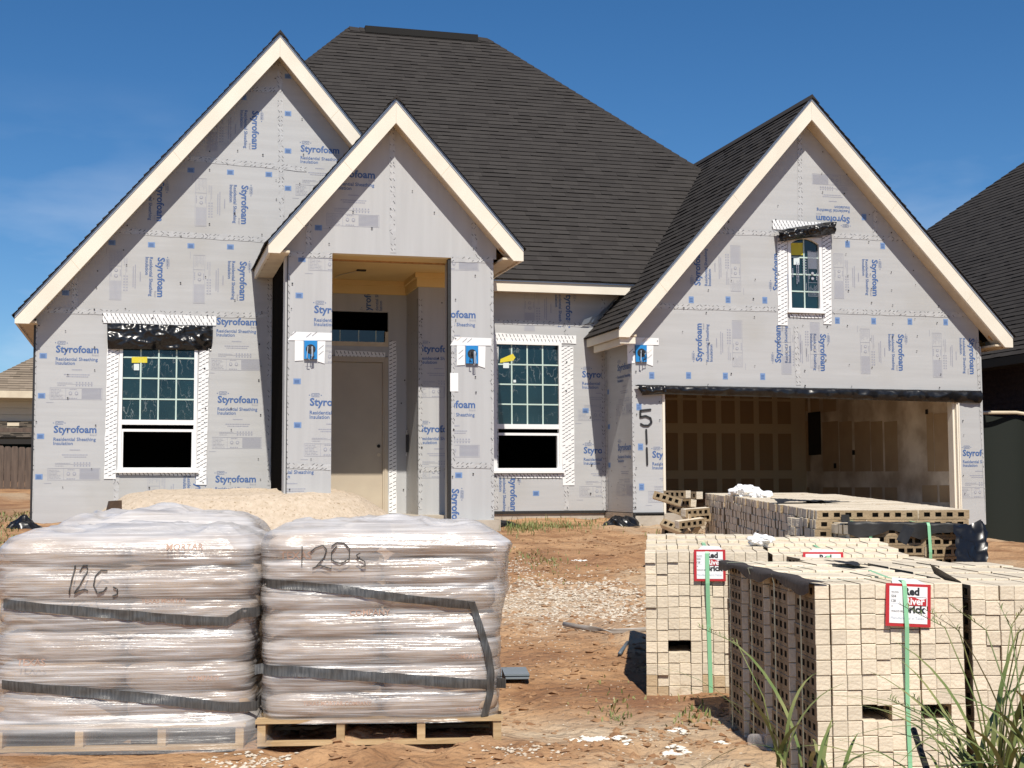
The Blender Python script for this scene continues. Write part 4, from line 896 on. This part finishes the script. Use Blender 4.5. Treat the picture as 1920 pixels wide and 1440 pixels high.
# ------------------------------------------------------------------ bricks
BW, BL, BH = .0655, .365, .0645; PW, PL, PH = .0675, .37, .0675
m_brick = mat('tan_brick', (.70, .61, .475), .9, (.62, .53, .40), 9, 8, (.35, .7), bump=.3, bscale=60, rnd=.12, col3=(.52, .42, .30), scale3=8, thr3=(.62, .8))
m_bed = mat('brick_bed', (.33, .245, .15), .95, (.26, .19, .11), 9, bump=.4, bscale=60, rnd=.14)  # browner cut faces, darkened further to deepen the stacks' shaded side
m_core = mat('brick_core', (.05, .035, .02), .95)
def brick_mesh(seed, L=BL, holes=4):
    rr = random.Random(seed); b = MB(); W, H = BW, BH; j = lambda s=.0016: rr.uniform(-s, s)
    hw = .034*L/.365*.365/.365; ys = [0]; g = (L-holes*.043)/(holes+1)
    for k in range(holes): ys += [g*(k+1)+.043*k, g*(k+1)+.043*(k+1)]
    ys.append(L); zs = [0, .017, .048, H]
    for sx, X in ((-1, 0), (1, W)):
        for a in range(len(ys)-1):
            for c in range(3):
                q = [(X, ys[a], zs[c]), (X, ys[a+1], zs[c]), (X, ys[a+1], zs[c+1]), (X, ys[a], zs[c+1])]
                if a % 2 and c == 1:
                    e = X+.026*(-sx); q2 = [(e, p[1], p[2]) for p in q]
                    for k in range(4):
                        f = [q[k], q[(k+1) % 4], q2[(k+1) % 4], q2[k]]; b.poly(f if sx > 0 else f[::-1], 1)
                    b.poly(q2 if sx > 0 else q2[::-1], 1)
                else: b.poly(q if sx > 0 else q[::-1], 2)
    n = 4
    for Y, s in ((0, 1), (L, -1)):
        cr = .0025
        q = [(cr, Y, cr), (W-cr, Y, cr), (W-cr, Y, H-cr), (cr, Y, H-cr)]; q = [(p[0]+j(), p[1]-s*(.002+j(.0012)), p[2]+j()) for p in q]; o = [(0, Y, 0), (W, Y, 0), (W, Y, H), (0, Y, H)]
        b.poly(q if s > 0 else q[::-1], 0)
        for k in range(4):
            f = [o[k], o[(k+1) % 4], q[(k+1) % 4], q[k]]; b.poly(f if s > 0 else f[::-1], 0)
    b.poly([(0, 0, H), (W, 0, H), (W, L, H), (0, L, H)], 0); b.poly([(0, 0, 0), (0, L, 0), (W, L, 0), (W, 0, 0)], 0)
    return b
BV = [brick_mesh(i) for i in range(5)]; BME = [b.mesh('brick', [m_brick, m_core, m_bed]) for b in BV]
m_brick_d = mat('mud_splashed_brick', (.50, .385, .25), .95, (.40, .29, .17), 9, 8, (.35, .7), bump=.3, bscale=60, rnd=.12)
BMED = [b.mesh('brick', [m_brick_d, m_core, m_bed]) for b in BV]
m_strap = mat('green_strap', (.24, .52, .30), .4); m_strap2 = mat('pale_strap', (.50, .56, .40), .5)
m_card = mat('white_card', (.80, .80, .80), .35); m_red = mat('red_card', (.45, .025, .03), .35)
def pack(name_label, O, az, nw, nh, nd, seed, step=.02, skew=0., slots=(), faces=1, lean=0, limit=100, dirty=0, jit=1.0, sag=0):
    """A strapped cube of bricks. O = lower front left corner, az = direction of the brick length (clockwise from +y)."""
    r = thing('brick_stack', name_label, 'brick stack', 'strapped stacks of tan bricks', O, -az); rr = random.Random(seed); items = []
    for k in range(nd):
        for i in range(nw):
            colz = rr.uniform(-.003, .003)*jit; coly = rr.gauss(0, .004)*jit; cx = rr.gauss(0, .0008)
            for j in range(nh):
                if not (k == 0 or i == 0 or j == nh-1 or i == nw-1 or k == nd-1): continue
                if k < 2 and (i, j) in slots: continue
                x = i*PW+skew*k+lean*j+cx+rr.gauss(0, .0006)*jit; y = k*PL+coly+rr.gauss(0, .0028)*jit; z = j*PH+step*k+colz+sag*i
                yaw = rr.gauss(0, .006)*jit; score = (3 if k == 0 else 2 if i == 0 else 1)*1.0+rr.random()*.5
                items.append((score, x, y, z, yaw, rr.randrange(5)))
    items.sort(reverse=True)
    for sc_, x, y, z, yaw, v in items[:limit]:
        o = bpy.data.objects.new('brick', (BMED if z < dirty*PH-.02 else BME)[v]); COL.objects.link(o); o.parent = r; o.location = (x, y, z); o.rotation_euler = (0, 0, yaw)
    if items[limit:]:
        mb = MB()
        for sc_, x, y, z, yaw, v in items[limit:]:
            b = BV[v]; n = len(mb.v); c, s = math.cos(yaw), math.sin(yaw)
            mb.v += [(x+p[0]*c-p[1]*s, y+p[0]*s+p[1]*c, z+p[2]) for p in b.v]; mb.f += [tuple(n+q for q in f) for f in b.f]; mb.m += b.m
        o = mb.build('bricks', [m_brick, m_core, m_bed], r); o['kind'] = 'stuff'
    return r
def strap_front(r, x, z0, z1, depth, w=.0095, m=m_strap, zt=None):
    b = MB(); b.ribbon([(x+.012, -.012, z0), (x+.004, -.016, (z0+z1)/2), (x, -.044, z1-.19), (x, -.026, z1-.01), (x, -.012, z1+.012), (x, depth*.4, z1+.012), (x, depth, z1+.03)], Vector((w, 0, 0))); b.build('strap', m, r)
def strap_left(r, y, z0, z1, w=.011, m=m_strap2, x0=0.):
    b = MB(); b.ribbon([(x0-.022, y+.01, z0), (x0-.028, y, z1-.04), (x0-.040, y, z1+.004), (x0+.3, y, z1+.008)], Vector((0, w, 0))); b.build('strap', m, r)
def placard(r, x, ztop, w=.205, h=.19, tilt=.05, rot=0):
    p = bpy.data.objects.new('placard', None)
    b = MB(); b.box((-w/2, -.002, -h), (w/2, 0, 0), 1); b.box((-w/2+.016, -.0035, -h+.014), (w/2-.016, -.0021, -.012), 0)
    b.prism([(-w*.36, 0, .0), (w*.40, 0, 0), (w*.34, .10, .02), (-w*.2, .10, .025)], (0, 0, .0015), 0)
    def T(t, x0, z0, ww, mi, bold=0, d=-.0042, ital=0):
        for q in text_polys(t, bold): b.poly([(x0+ww*a+ital*c, d, z0+ww*c) for a, c in q], mi)
    T('Red', -.022, -.049, .072, 2, .05); T('Brick', -.022, -.128, .102, 2, .05)
    b.poly([(-.024, -.0040, -.098), (.082, -.0040, -.098), (.082, -.0040, -.058), (-.024, -.0040, -.058)], 2); b.poly([(-.022, -.0044, -.096), (.080, -.0044, -.096), (.080, -.0044, -.060), (-.022, -.0044, -.060)], 0)
    n = 14
    top = [(.080-.085*k/n, -.063-.006*math.sin(k/n*6.3)) for k in range(n+1)]
    for u, v in zip(top, top[1:]): b.poly([(v[0], -.0048, -.096), (u[0], -.0048, -.096), (u[0], -.0048, u[1]), (v[0], -.0048, v[1])], 1)
    T('River', -.016, -.091, .090, 0, .03, -.0054)
    for t, z, ww in (('WLWN', -.042, .032), ('504', -.062, .022), ('128', -.083, .02), ('A', -.104, .007), ('WACO SK', -.127, .054)): T(t, -.078, z, ww, 2, .01)
    for z in (-.048, -.07, -.09): b.poly([(-.08, -.004, z), (-.045, -.004, z), (-.045, -.004, z+.001), (-.08, -.004, z+.001)], 3)
    T('Manufactured in Texas', -.08, -.158, .15, 3, 0)
    o = b.build('placard', [m_card, m_red, m_ink, m_drip], r); o.location = (x, -.016, ztop); o.rotation_euler = (-tilt, rot, 0); bpy.data.objects.remove(p)
AZ1 = R_(12)
O1 = Vector((2.93, 5.72, .315))
s1 = pack('tan brick stack with holed side showing and a red bordered placard on its lit front', O1, AZ1, 10, 14, 4, 1, .008, -.032, [(3, 5), (4, 5), (7, 5), (8, 5)])
strap_front(s1, .40, 0, 14*PH, .5); placard(s1, .42, 14*PH-.002, rot=.05)
for k in range(4): strap_left(s1, k*PL+.16, .008*k, 14*PH+.008*k, x0=-.032*k)
m_fl = mat('brown_felt', (.045, .035, .028), .6, bump=.3, bscale=20)
b = MB()
b.grid(lambda u, v: (-.128*u*.9-.014-.018*sm(0, .5, v)*(1+.5*math.sin(u*17)) if v > .3 else -.128*u*.9-.014+.07*(1-v/.3)-.03*math.sin(u*11)**2*(1-v/.3), 1.5*u-.01, 14*PH+.008+.022*u-(0 if v < .3 else (v-.3)*(.065+.025*math.sin(u*14)+.012*math.sin(u*31)))), 60, 12)
b.build('felt_edge', m_fl, s1, True)
d1 = Vector((math.cos(AZ1), -math.sin(AZ1), 0)); n1 = Vector((math.sin(AZ1), math.cos(AZ1), 0))
s1b = pack('tan brick stack at the right picture edge behind the tall weeds', O1+d1*.715+n1*.01+Vector((0, 0, -.012)), AZ1, 10, 14, 4, 2, .008, -.004, [(3, 5), (4, 5)])
s1c = pack('tan brick stack behind the placarded one, only its pale top row seen', O1+d1*.42+n1*1.5+Vector((0, 0, .012)), AZ1, 12, 14, 2, 12, .004, 0, sag=-.001)
b = MB(); b.grid(lambda u, v: (.674+.022*v, .02+.4*u, 14*PH+.004+.02*u*3-(.05*v)), 12, 3); b.build('felt_edge', m_fl, s1)
AZ2 = R_(21)
O2 = Vector((2.985, 8.05, .425))
s2 = pack('tan brick stack with a placard and a forklift slot, left of the holed stack', O2, AZ2, 11, 13, 4, 3, .02, .0, [(2, 4), (3, 4)], jit=1.6, dirty=2)
strap_front(s2, .375, .0, 13*PH, .9, .012); placard(s2, .39, 13*PH+.012, .19, .19, .06)
d2 = Vector((math.cos(AZ2), -math.sin(AZ2), 0)); n2 = Vector((math.sin(AZ2), math.cos(AZ2), 0))
s2b = pack('tan brick stack between the slotted stack and the black felt, its placard half hidden', O2+d2*.77+n2*.02+Vector((0, 0, -.015)), AZ2, 12, 13, 4, 4, .018, 0)
strap_front(s2b, .33, 0, 13*PH, .9, .011); placard(s2b, .3, 13*PH+.012, .24, .19, .12)
def sheet(name, pts, seed, amp, m, label=None, parent=None, cat='plastic sheet', group=None):
    c = [Vector(p) for p in pts]; b = MB()
    def f(u, v):
        p = c[0].lerp(c[1], u).lerp(c[3].lerp(c[2], u), v); q = Vector((p.x*5+seed, p.y*5, p.z*5)); return p+Vector((.4, -.6, .7))*amp*(noise.noise(q)+.6*(1-2*abs(noise.noise(q*2.3))))
    b.grid(f, 26, 14); o = b.build(name, m, parent, True)
    if label: tag(o, label, cat, group)
    return o
# rear stacks in front of the garage
AZR = R_(19)
def packR(px, py, Z, az, nw, nh, nd, seed, label, **kw):
    p = EYE+ray(px, py)*Z; O = Vector((p.x, p.y, p.z-nh*PH)); return pack(label, O, az, nw, nh, nd, seed, **kw), O
def face_stack(far, near, nh, deep, seed, label, PWd=.085):
    """Stack whose left side, a wall of brick ends, runs from a far to a near top corner."""
    p, q = Vector(far), Vector(near); d = (q-p); d.z = 0; L_ = d.length; az = math.atan2(d.x, d.y)
    r = pack(label, Vector((p.x, p.y, min(p.z, q.z)-nh*PH)), math.atan2(d.x, d.y)-math.pi/2-math.pi/1 if False else 0, 1, 1, 1, seed) if False else None
    return None
def ray_at(px, py, Z): return EYE+ray(px, py)*Z
# each rear stack: bricks' ends face left, so the brick length points right
def rear(farp, Zf, nearp, Zn, nh, nd, seed, label):
    p, q = ray_at(*farp, Zf), ray_at(*nearp, Zn); d = q-p; dz = d.z; d.z = 0; n = max(2, round(d.length/PW)); ang = math.atan2(d.y, d.x)   # local +x runs from far to near
    O = Vector((p.x, p.y, p.z-nh*PH)); rr = thing('brick_stack', label, 'brick stack', 'strapped stacks of tan bricks', O, ang); rr.rotation_euler = (0, -math.atan2(dz, d.length), ang)
    items = []; g = random.Random(seed)
    for k in range(nd):
        for i in range(n):
            for j in range(nh):
                if not (k == 0 or i in (0, n-1) or j == nh-1): continue
                items.append(((2 if k == 0 else 1)+g.random()+j*.05, i*PW+g.gauss(0, .002), k*PL+g.gauss(0, .007), j*PH+g.gauss(0, .0006), g.gauss(0, .01), g.randrange(5)))
    items.sort(reverse=True)
    for s_, x, y, z, yaw, v in items[:100]:
        o = bpy.data.objects.new('brick', BME[v]); COL.objects.link(o); o.parent = rr; o.location = (x, y, z); o.rotation_euler = (0, 0, yaw)
    mb = MB()
    for s_, x, y, z, yaw, v in items[100:]:
        bb = BV[v]; m_ = len(mb.v); c, s = math.cos(yaw), math.sin(yaw); mb.v += [(x+t[0]*c-t[1]*s, y+t[0]*s+t[1]*c, z+t[2]) for t in bb.v]; mb.f += [tuple(m_+t for t in f) for f in bb.f]; mb.m += bb.m
    if items[100:]: o = mb.build('bricks', [m_brick, m_core, m_bed], rr); o['kind'] = 'stuff'
    return rr
ra = rear((1322, 924), 15.4, (1356, 929), 14.0, 12, 3, 21, 'shaded tan brick stack at the far end of the row, next to the tumbled bricks')
rb = rear((1360, 927), 13.9, (1526, 956), 9.95, 11, 3, 22, 'long shaded tan brick stack in the middle of the row before the garage')
rc = rear((1533, 953), 12.3, (1640, 988), 10.8, 11, 2, 23, 'tan brick stack with only its top row showing before the garage')
rd = rear((1474, 969), 10.6, (1585, 981), 9.75, 10, 1, 24, 'lower tan brick stack standing against the long shaded one')
# stack with holes facing the camera
p5 = ray_at(1592, 984, 9.55); AZ5 = R_(14.9-6)
s5 = thing('brick_stack', 'tan brick stack with holed faces turned to the street under black felt', 'brick stack', 'strapped stacks of tan bricks', p5-Vector((0, 0, 12*PH)), -AZ5)
g = random.Random(55); it = []
for i in range(3):
    for k in range(12):
        for j in range(12):
            if k == 0 or j == 11 or i == 2: it.append(((2 if k == 0 else 1)+j*.05, i*.27+g.gauss(0, .004), k*PW+g.gauss(0, .003), j*PH-.01*i, g.randrange(5)))
it.sort(reverse=True); B5 = [brick_mesh(40+i, .265, 4) for i in range(3)]; M5 = [b_.mesh('brick', [m_brick, m_core, m_bed]) for b_ in B5]; mb = MB()
for n_, (s_, x, y, z, v) in enumerate(it):
    if n_ < 100:
        o = bpy.data.objects.new('brick', M5[v % 3]); COL.objects.link(o); o.parent = s5; o.location = (x, y+BW, z); o.rotation_euler = (0, 0, -math.pi/2)
    else:
        bb = B5[v % 3]; m_ = len(mb.v); mb.v += [(x+t[1], y+BW-t[0], z+t[2]) for t in bb.v]; mb.f += [tuple(m_+t for t in f) for f in bb.f]; mb.m += bb.m
if mb.v: o = mb.build('bricks', [m_brick, m_core, m_bed], s5); o['kind'] = 'stuff'
for x in (.14, .56): strap_front(s5, x, 0, 12*PH, .6, .011)
Rf = lambda x, y, z: Vector((x, y, z))
b = MB(); b.grid(lambda u, v: Vector((-.02+.85*u, -.03+.02*math.sin(u*20)+(.0 if v > .5 else .5*(.5-v)), 12*PH+.02-.02*u-(0 if v < .5 else (v-.5)*(.16+.05*math.sin(u*13)))+.012*noise.noise(Vector((u*9, v*6, 3))))), 60, 14); b.build('felt_cover', m_black2, s5, True)
sheet('plastic_sheet', [ray_at(1786, 985, 9.5), ray_at(1848, 978, 9.6), ray_at(1850, 1068, 9.3), ray_at(1788, 1062, 9.2)], 3, .05, m_black, 'dark glossy plastic draped at the right end of the rear brick row', None, 'plastic sheet')
sheet('felt_scrap', [ray_at(1576, 966, 9.9), ray_at(1592, 965, 9.9), ray_at(1594, 983, 9.9), ray_at(1578, 984, 9.9)], 6, .01, m_black2, 'small square of black felt standing on the lower rear stack', None, 'felt scrap')
sheet('felt_scrap', [ray_at(1695, 984, 9.3), ray_at(1714, 992, 9.2), ray_at(1700, 1022, 9.1), ray_at(1680, 1012, 9.2)], 8, .015, m_black2, 'black felt strip hanging over the corner of the holed rear stack', None, 'felt scrap')
sheet('felt_scrap', [ray_at(1545, 1050, 7.45), ray_at(1600, 1052, 7.5), ray_at(1632, 1060, 7.2), ray_at(1600, 1062, 7.1)], 4, .012, m_black2, 'crumpled black felt lying between the two front brick rows', None, 'felt scrap')
for k_, (px, py, Z, lab) in enumerate(((1500, 946, 11.4, 'flat black felt scrap lying on the middle of the long rear stack'), (1560, 950, 11.6, 'black felt scrap on the long rear stack, nearer the garage jamb'), (1640, 966, 11.0, 'black felt scrap at the right end of the long rear stack'))):
    c = ray_at(px, py, Z); sheet('felt_scrap', [c+Vector((-.25, -.1, .02)), c+Vector((.28, -.16, .03)), c+Vector((.34, .2, .02)), c+Vector((-.2, .16, .05))], 3+k_, .022, m_black2, lab, None, 'felt scrap')
m_paper = mat('crumpled_paper', (.80, .80, .80), .7, bump=.2, bscale=20)
def paper(px, py, Z, r, label):
    c = ray_at(px, py, Z); b = MB()
    def f(u, v):
        th, ph = u*2*math.pi, (v-.5)*math.pi; d = Vector((math.cos(th)*math.cos(ph), math.sin(th)*math.cos(ph), math.sin(ph)*.45)); return c+d*r*(1+.5*noise.noise(d*2.7+Vector((px, 0, 0)))-.35*abs(noise.noise(d*6)))
    b.grid(f, 40, 20); tag(b.build('crumpled_paper', m_paper, None, False), label, 'paper', 'crumpled white paper on the bricks')
paper(1397, 923, 13.4, .15, 'large white crumpled paper on the far brick stack')
paper(1428, 929, 13.0, .10, 'smaller white crumpled paper right of the large one')
paper(1425, 1013, 8.9, .085, 'white crumpled paper on the slotted brick stack')
# tumbled bricks
TB = [(1292, 929, 14.9, 'on top of the stack end', (0, 0, .5)), (1281, 944, 14.8, 'tilted', (.3, .2, 1.1)), (1301, 945, 15.0, 'second from the top', (0, .1, .4)), (1312, 931, 15.1, '', (0, 0, .2)), (1283, 963, 14.6, '', (.05, .1, -1.35)), (1289, 974, 14.6, '', (0, -.1, -1.25)), (1300, 968, 14.9, '', (.3, .3, .6)), (1313, 960, 15.0, '', (.1, .5, .3)), (1272, 985, 14.5, '', (.1, .12, -1.4)), (1288, 996, 14.6, '', (.4, .6, .9)), (1303, 992, 14.8, '', (.7, .2, .4)), (1316, 978, 15.0, '', (.5, .9, .3)), (1314, 1000, 14.9, '', (.2, 1.2, .2)), (1298, 1004, 14.7, '', (.1, .2, .9))]
TL = ['loose brick lying highest on the tumbled heap, turned towards the stack', 'tilted loose brick just below the top brick of the heap', 'loose brick under the topmost one of the tumbled heap', 'loose brick resting against the top of the far brick stack', 'upper of two holed loose bricks sticking out left of the heap', 'holed loose brick directly under another holed one at mid heap', 'loose brick wedged in the middle of the tumbled heap', 'loose brick leaning on the far brick stack at mid height', 'holed loose brick sticking out furthest left of the tumbled heap', 'loose brick propping the one that sticks out furthest left', 'steeply tilted loose brick low in the tumbled heap', 'loose brick squeezed upright against the far brick stack', 'loose brick at the foot of the far brick stack', 'loose brick at the very bottom front of the tumbled heap']
for (px, py, Z, _, rot), lab in zip(TB, TL):
    o = bpy.data.objects.new('loose_brick', BME[random.randrange(5)]); COL.objects.link(o); o.location = ray_at(px-6, py+5, Z); o.rotation_euler = rot; o.scale = (1.25, .85, 1.25); tag(o, lab, 'brick', 'loose bricks tumbled beside the garage opening')

# ------------------------------------------------------------------ small things on the dirt
m_pvc = mat('grey_board', (.20, .23, .26), .5, (.17, .20, .22), 5); m_pipe = mat('grey_pipe', (.36, .33, .30), .5, (.26, .22, .18), 9); m_bluep = mat('blue_grey_pipe', (.10, .13, .16), .4)
p = gpt(945, 1282); o = MB(); o.box((-.25, 0, .0), (.16, .34, .012)); o.box((-.25, -.03, .0), (.162, .26, -.0), 0); o.box((-.25, -.055, -.012), (.155, .3, -.002)); q = o.build('plastic_board', m_pvc); q.location = p+Vector((0, 0, .035)); q.rotation_euler = (0, 0, -.2); tag(q, 'flat grey boards lying on the dirt beside the right wrapped stack', 'board')
b = MB(); b.tube([gpt(1058, 1173)+Vector((0, 0, .03)), gpt(1085, 1180)+Vector((0, 0, .03)), gpt(1120, 1187)+Vector((0, 0, .025)), gpt(1150, 1190)+Vector((0, 0, .025)), gpt(1225, 1193)+Vector((0, 0, .03))], .019, 0, 10); tag(b.build('conduit_pipe', m_pipe, None, True), 'long grey bent pipe lying on the dirt left of the slotted bricks', 'pipe')
b = MB(); b.tube([gpt(1162, 1230)+Vector((0, 0, .02)), gpt(1177, 1209)+Vector((0, 0, .02))], .014, 0, 10); tag(b.build('pipe_offcut', m_bluep, None, True), 'short blue-grey pipe offcut lying on the bare dirt', 'pipe')
def clear_mat():
    m = bpy.data.materials.new('clear_plastic'); m.use_nodes = True; nt = m.node_tree; L = nt.links.new; nt.nodes.remove(nt.nodes['Principled BSDF']); t = node(nt, 'ShaderNodeBsdfTransparent'); g = node(nt, 'ShaderNodeBsdfPrincipled'); g.inputs['Base Color'].default_value = (.85, .8, .78, 1); g.inputs['Roughness'].default_value = .1
    f = node(nt, 'ShaderNodeLayerWeight'); f.inputs[0].default_value = .35; r = node(nt, 'ShaderNodeMapRange'); r.inputs[3].default_value = .05; r.inputs[4].default_value = .5; L(f.outputs['Facing'], r.inputs[0]); x = node(nt, 'ShaderNodeMixShader'); L(r.outputs[0], x.inputs[0]); L(t.outputs[0], x.inputs[1]); L(g.outputs[0], x.inputs[2]); L(x.outputs[0], nt.nodes['Material Output'].inputs[0]); return m
p = gpt(1425, 1418)+Vector((0, 0, .035)); d = Vector((.06, -.09, 0)); b = MB(); n = 20
prof = [(0, .001), (0, .030), (.12, .033), (.9, .041), (1.0, .043), (1.0, .041)]; i0 = len(b.v)
dn = d.normalized(); sA = dn.cross(Vector((0, 0, 1))); sB = Vector((0, 0, 1))
b.grid(lambda u, v: p-d*.5+d*prof[round(v*5)][0]+(sA*math.cos(u*2*math.pi)+sB*math.sin(u*2*math.pi))*prof[round(v*5)][1], n, 5); tag(b.build('plastic_cup', clear_mat(), None, True), 'clear plastic cup lying on its side at the foot of the holed bricks', 'cup')
b = MB(); a = ray_at(1741, 1452, 5.0); c = ray_at(1713, 1368, 5.25); b.tube([a, c], [.013, .012], 0, 8); tag(b.build('black_stake', m_black2), 'black stake leaning against the front of the placarded bricks', 'stake')
# ------------------------------------------------------------------ weeds
def weed(base, n, h, spread, w, label, seed, heads=4, azc=None):
    global random
    r = thing('weed_plant', label, 'weed', 'tall grassy weeds in front of the bricks', base); st = random.getstate(); random.seed(seed); b = MB()
    for _ in range(n):
        az = random.random()*6.3 if azc is None else random.gauss(azc, 1.0); hh = h*random.uniform(.35, 1.05); blade(b, Vector((random.gauss(0, .05), random.gauss(0, .04), 0)), hh, spread*random.uniform(.25, 1.1), az, w*random.uniform(.6, 1.2), 9, random.uniform(.7, 1.9))
    b.build('leaf', m_weed, r, True); b = MB()
    for _ in range(heads):
        az = random.random()*6.3; d = Vector((math.cos(az), math.sin(az), 0)); pts = [Vector((0, 0, 0)), d*.06+Vector((0, 0, h*.42)), d*.16+Vector((0, 0, h*.74)), d*.32+Vector((0, 0, h*.84))]; b.tube(pts, [.004, .003, .0022, .0012], 0, 5)
        for k in range(14):
            q = pts[2].lerp(pts[3], k/14); blade(b, q, .03, .03, random.random()*6.3, .0022, 2)
    b.build('stem', m_weed, r, True); random.setstate(st)
weed(ray_at(1868, 1500, 4.95), 40, .82, .85, .010, 'tall green weed clump overlapping the bricks at the right edge', 3, 7)
weed(ray_at(1930, 1510, 4.6), 30, .76, .8, .010, 'second tall weed clump cut off by the right picture edge', 5, 5)
weed(ray_at(1800, 1520, 4.9), 9, .42, .5, .008, 'short weed at the lower right in front of the pale bricks', 8, 2)
weed(ray_at(1462, 1440, 5.55), 11, .66, .75, .011, 'weed with long arching blades in front of the holed brick side', 11, 1)
weed(ray_at(1545, 1475, 5.2), 8, .40, .4, .010, 'low weed at the bottom corner of the holed brick stack', 14, 0)

# ------------------------------------------------------------------ neighbours and fence
m_brk2 = mat('shaded_brick', (.075, .050, .048), .9, (.045, .032, .033), 12, bump=.4, bscale=20)  # brick colour lowered to hold the shade on the wall
nb = thing('neighbour_house', 'brick house, wall coloured dark for shade, with a steep shingle roof at the right picture edge', 'house', None)
e0, e1 = ray_at(1790, 684, 26), None
def rp(px, py, Z): return ray_at(px, py, Z)
XE = 14.9
ez = onX(1835, 676, XE); 
roof_plane('shingle_roof', nb, (XE, 14, ez.z), (0, 1, 0), (1, 0, 1.05), [(-4, 0), (23.8, 0), (11.6, 9), (-4, 9)], m_sh)
b = MB(); b.box((XE-.02, 14, ez.z-.16), (XE+.03, 30, ez.z-.01)); b.build('eave_fascia', m_dark, nb)
b = MB(); b.box((XE+.45, 14, -.2), (XE+.7, 30, ez.z-.1), 0)
for k in range(26): b.box((XE+.437, 14, 1.0+k*.11), (XE+.449, 30, 1.0+k*.11+.095), 0)
b.build('wall', m_brk2, nb); b = MB(); b.box((XE+.03, 14, ez.z-.15), (XE+.45, 30, ez.z-.12)); b.build('soffit', m_dark, nb)
v0 = Vector((XE+.95, 21.3, ez.z+1.05)); b = MB(); b.tube([v0, v0+Vector((-.1, 0, .16))], .05, 0, 10); b.tube([v0+Vector((-.1, -.09, .15)), v0+Vector((-.12, .1, .2))], .06, 0, 8); b.build('roof_vent', m_ink, nb)
m_gapsh = mat('gap_shade_green', (.004, .008, .005), .8)
b = MB(); b.grid(lambda u, v: (13.7+1.75*u, 20.9+.06*math.sin(u*9), .2+(2.75-.1*math.sin(u*3))*v), 30, 10); o = b.build('gap_shade_sheet', m_gapsh, None, True); tag(o, 'dark green sheet added for the shade in the gap right of the garage', 'screen')  # added sheet, its near-black green paints the shade of the side gap
b = MB(); a = Vector((13.62, 20.8, 2.93)); b.tube([a, a+Vector((.9, 0, .01)), a+Vector((1.9, -.1, -.12))], .03, 0, 8); tag(b.build('gap_rail', m_trim_end), 'pale rail along the top of the dark gap sheet', 'rail')
# left neighbour
ln = thing('neighbour_house', 'two-storey cream sided house with a brown roof at the left picture edge', 'house', None)
YN = 38.0
m_side = mat('cream_siding', (.60, .53, .40), .6)
A = lambda x, y: onY(x, y, YN)
pe = A(20, 735); pa = A(62, 670)
nO = Vector((pe.x-8, YN-.5, pe.z)); nT = Vector((0, 1, .62)).normalized(); nN = Vector((1, 0, 0)).cross(nT)
def onplane(px, py):
    d = ray(px, py); p = EYE+d*((nO-EYE).dot(nN)/d.dot(nN)); return ((p-nO).x, (p-nO).dot(nT))
h0, h1 = onplane(0, 700), onplane(62, 670); k_ = (h1[0]-h0[0])/(h1[1]-h0[1]); sE = h0[0]-h0[1]*k_
roof_plane('shingle_roof', ln, nO, (1, 0, 0), nT, [(sE, 0), (16, 0), (16, 4.5), (sE+4.5*k_, 4.5)], m_sh2)
xw = nO.x+max(sE, -6)+.45; b = MB(); zt, zb = pe.z-.05, A(20, 790).z; k = 0; z = zb
while z < zt: b.obox((xw, YN-.02, z), (Vector((12, 0, 0)), Vector((0, .03, .0)), Vector((0, .02, .17)))); z += .175
b.box((xw+.01, YN+.05, 0), (xw+11.9, YN+.2, zt)); b.build('siding_wall', m_side, ln)
b = MB(); b.box((xw-.45, YN-.55, pe.z-.18), (xw+12, YN-.5, pe.z)); b.box((xw-.45, YN-.499, pe.z-.18), (xw+12, YN-.03, pe.z-.15)); b.build('eave_fascia', m_trim_end, ln)
pl = onY(20, 820, YN-2.6)
roof_plane('shingle_roof', ln, (xw-.3, YN-2.6, pl.z), (1, 0, 0), (0, 1, (zb-pl.z)/2.6), [(0, 0), (12.5, 0), (12.5, math.hypot(2.6, zb-pl.z)), (0, math.hypot(2.6, zb-pl.z))], m_sh2)
b = MB(); b.box((xw-.3, YN-2.58, pl.z-.16), (xw+12, YN-2.5, pl.z-.01)); b.build('eave_fascia', m_dark, ln)
b = MB(); b.box((xw, YN-.9, 1), (xw+11.9, YN-.6, pl.z+.05)); b.build('lower_wall', m_brk2, ln)
b = MB()
for x in (-30, 30): q = onY(x, 832, YN-.95); b.box((q.x-.35, YN-.96, q.z-1.2), (q.x+.35, YN-.92, q.z+.08))
b.build('window', m_glass, ln)
b = MB()
for px, py in ((26, 797), (25, 806)): q = onY(px, py, YN-1.2); b.box((q.x-.14, YN-1.4, q.z-.03), (q.x+.14, YN-1.2, q.z+.05))
b.build('roof_vent', m_trim_end, ln)
q = onY(47, 716, YN); b = MB(); b.box((q.x-.25, YN+.1, q.z-.02), (q.x+.7, YN+.2, q.z+.02)); b.build('roof_jack', m_dark, ln)
m_pick = mat('weathered_picket', (.085, .062, .05), .85, (.13, .095, .075), 4, stretch=(4, 4, .6), bump=.2, rnd=0)
YF = 31.0; q0 = onY(-10, 837, YF); b = MB(); x = q0.x-3.5; g = random.Random(2)
while x < 3: h = g.uniform(-.02, .02); b.prism([(x, YF, 1.6), (x+.135, YF, 1.6), (x+.135, YF, q0.z-.03+h), (x+.11, YF, q0.z+h), (x+.025, YF, q0.z+h), (x, YF, q0.z-.03+h)], (0, .02, 0)); x += .142
b.box((q0.x-3.5, YF+.02, 2.0), (3, YF+.06, 2.09)); b.box((q0.x-3.5, YF+.02, 2.9), (3, YF+.06, 2.99))
tag(b.build('picket_fence', m_pick), 'weathered dark brown picket fence left of the house', 'fence')
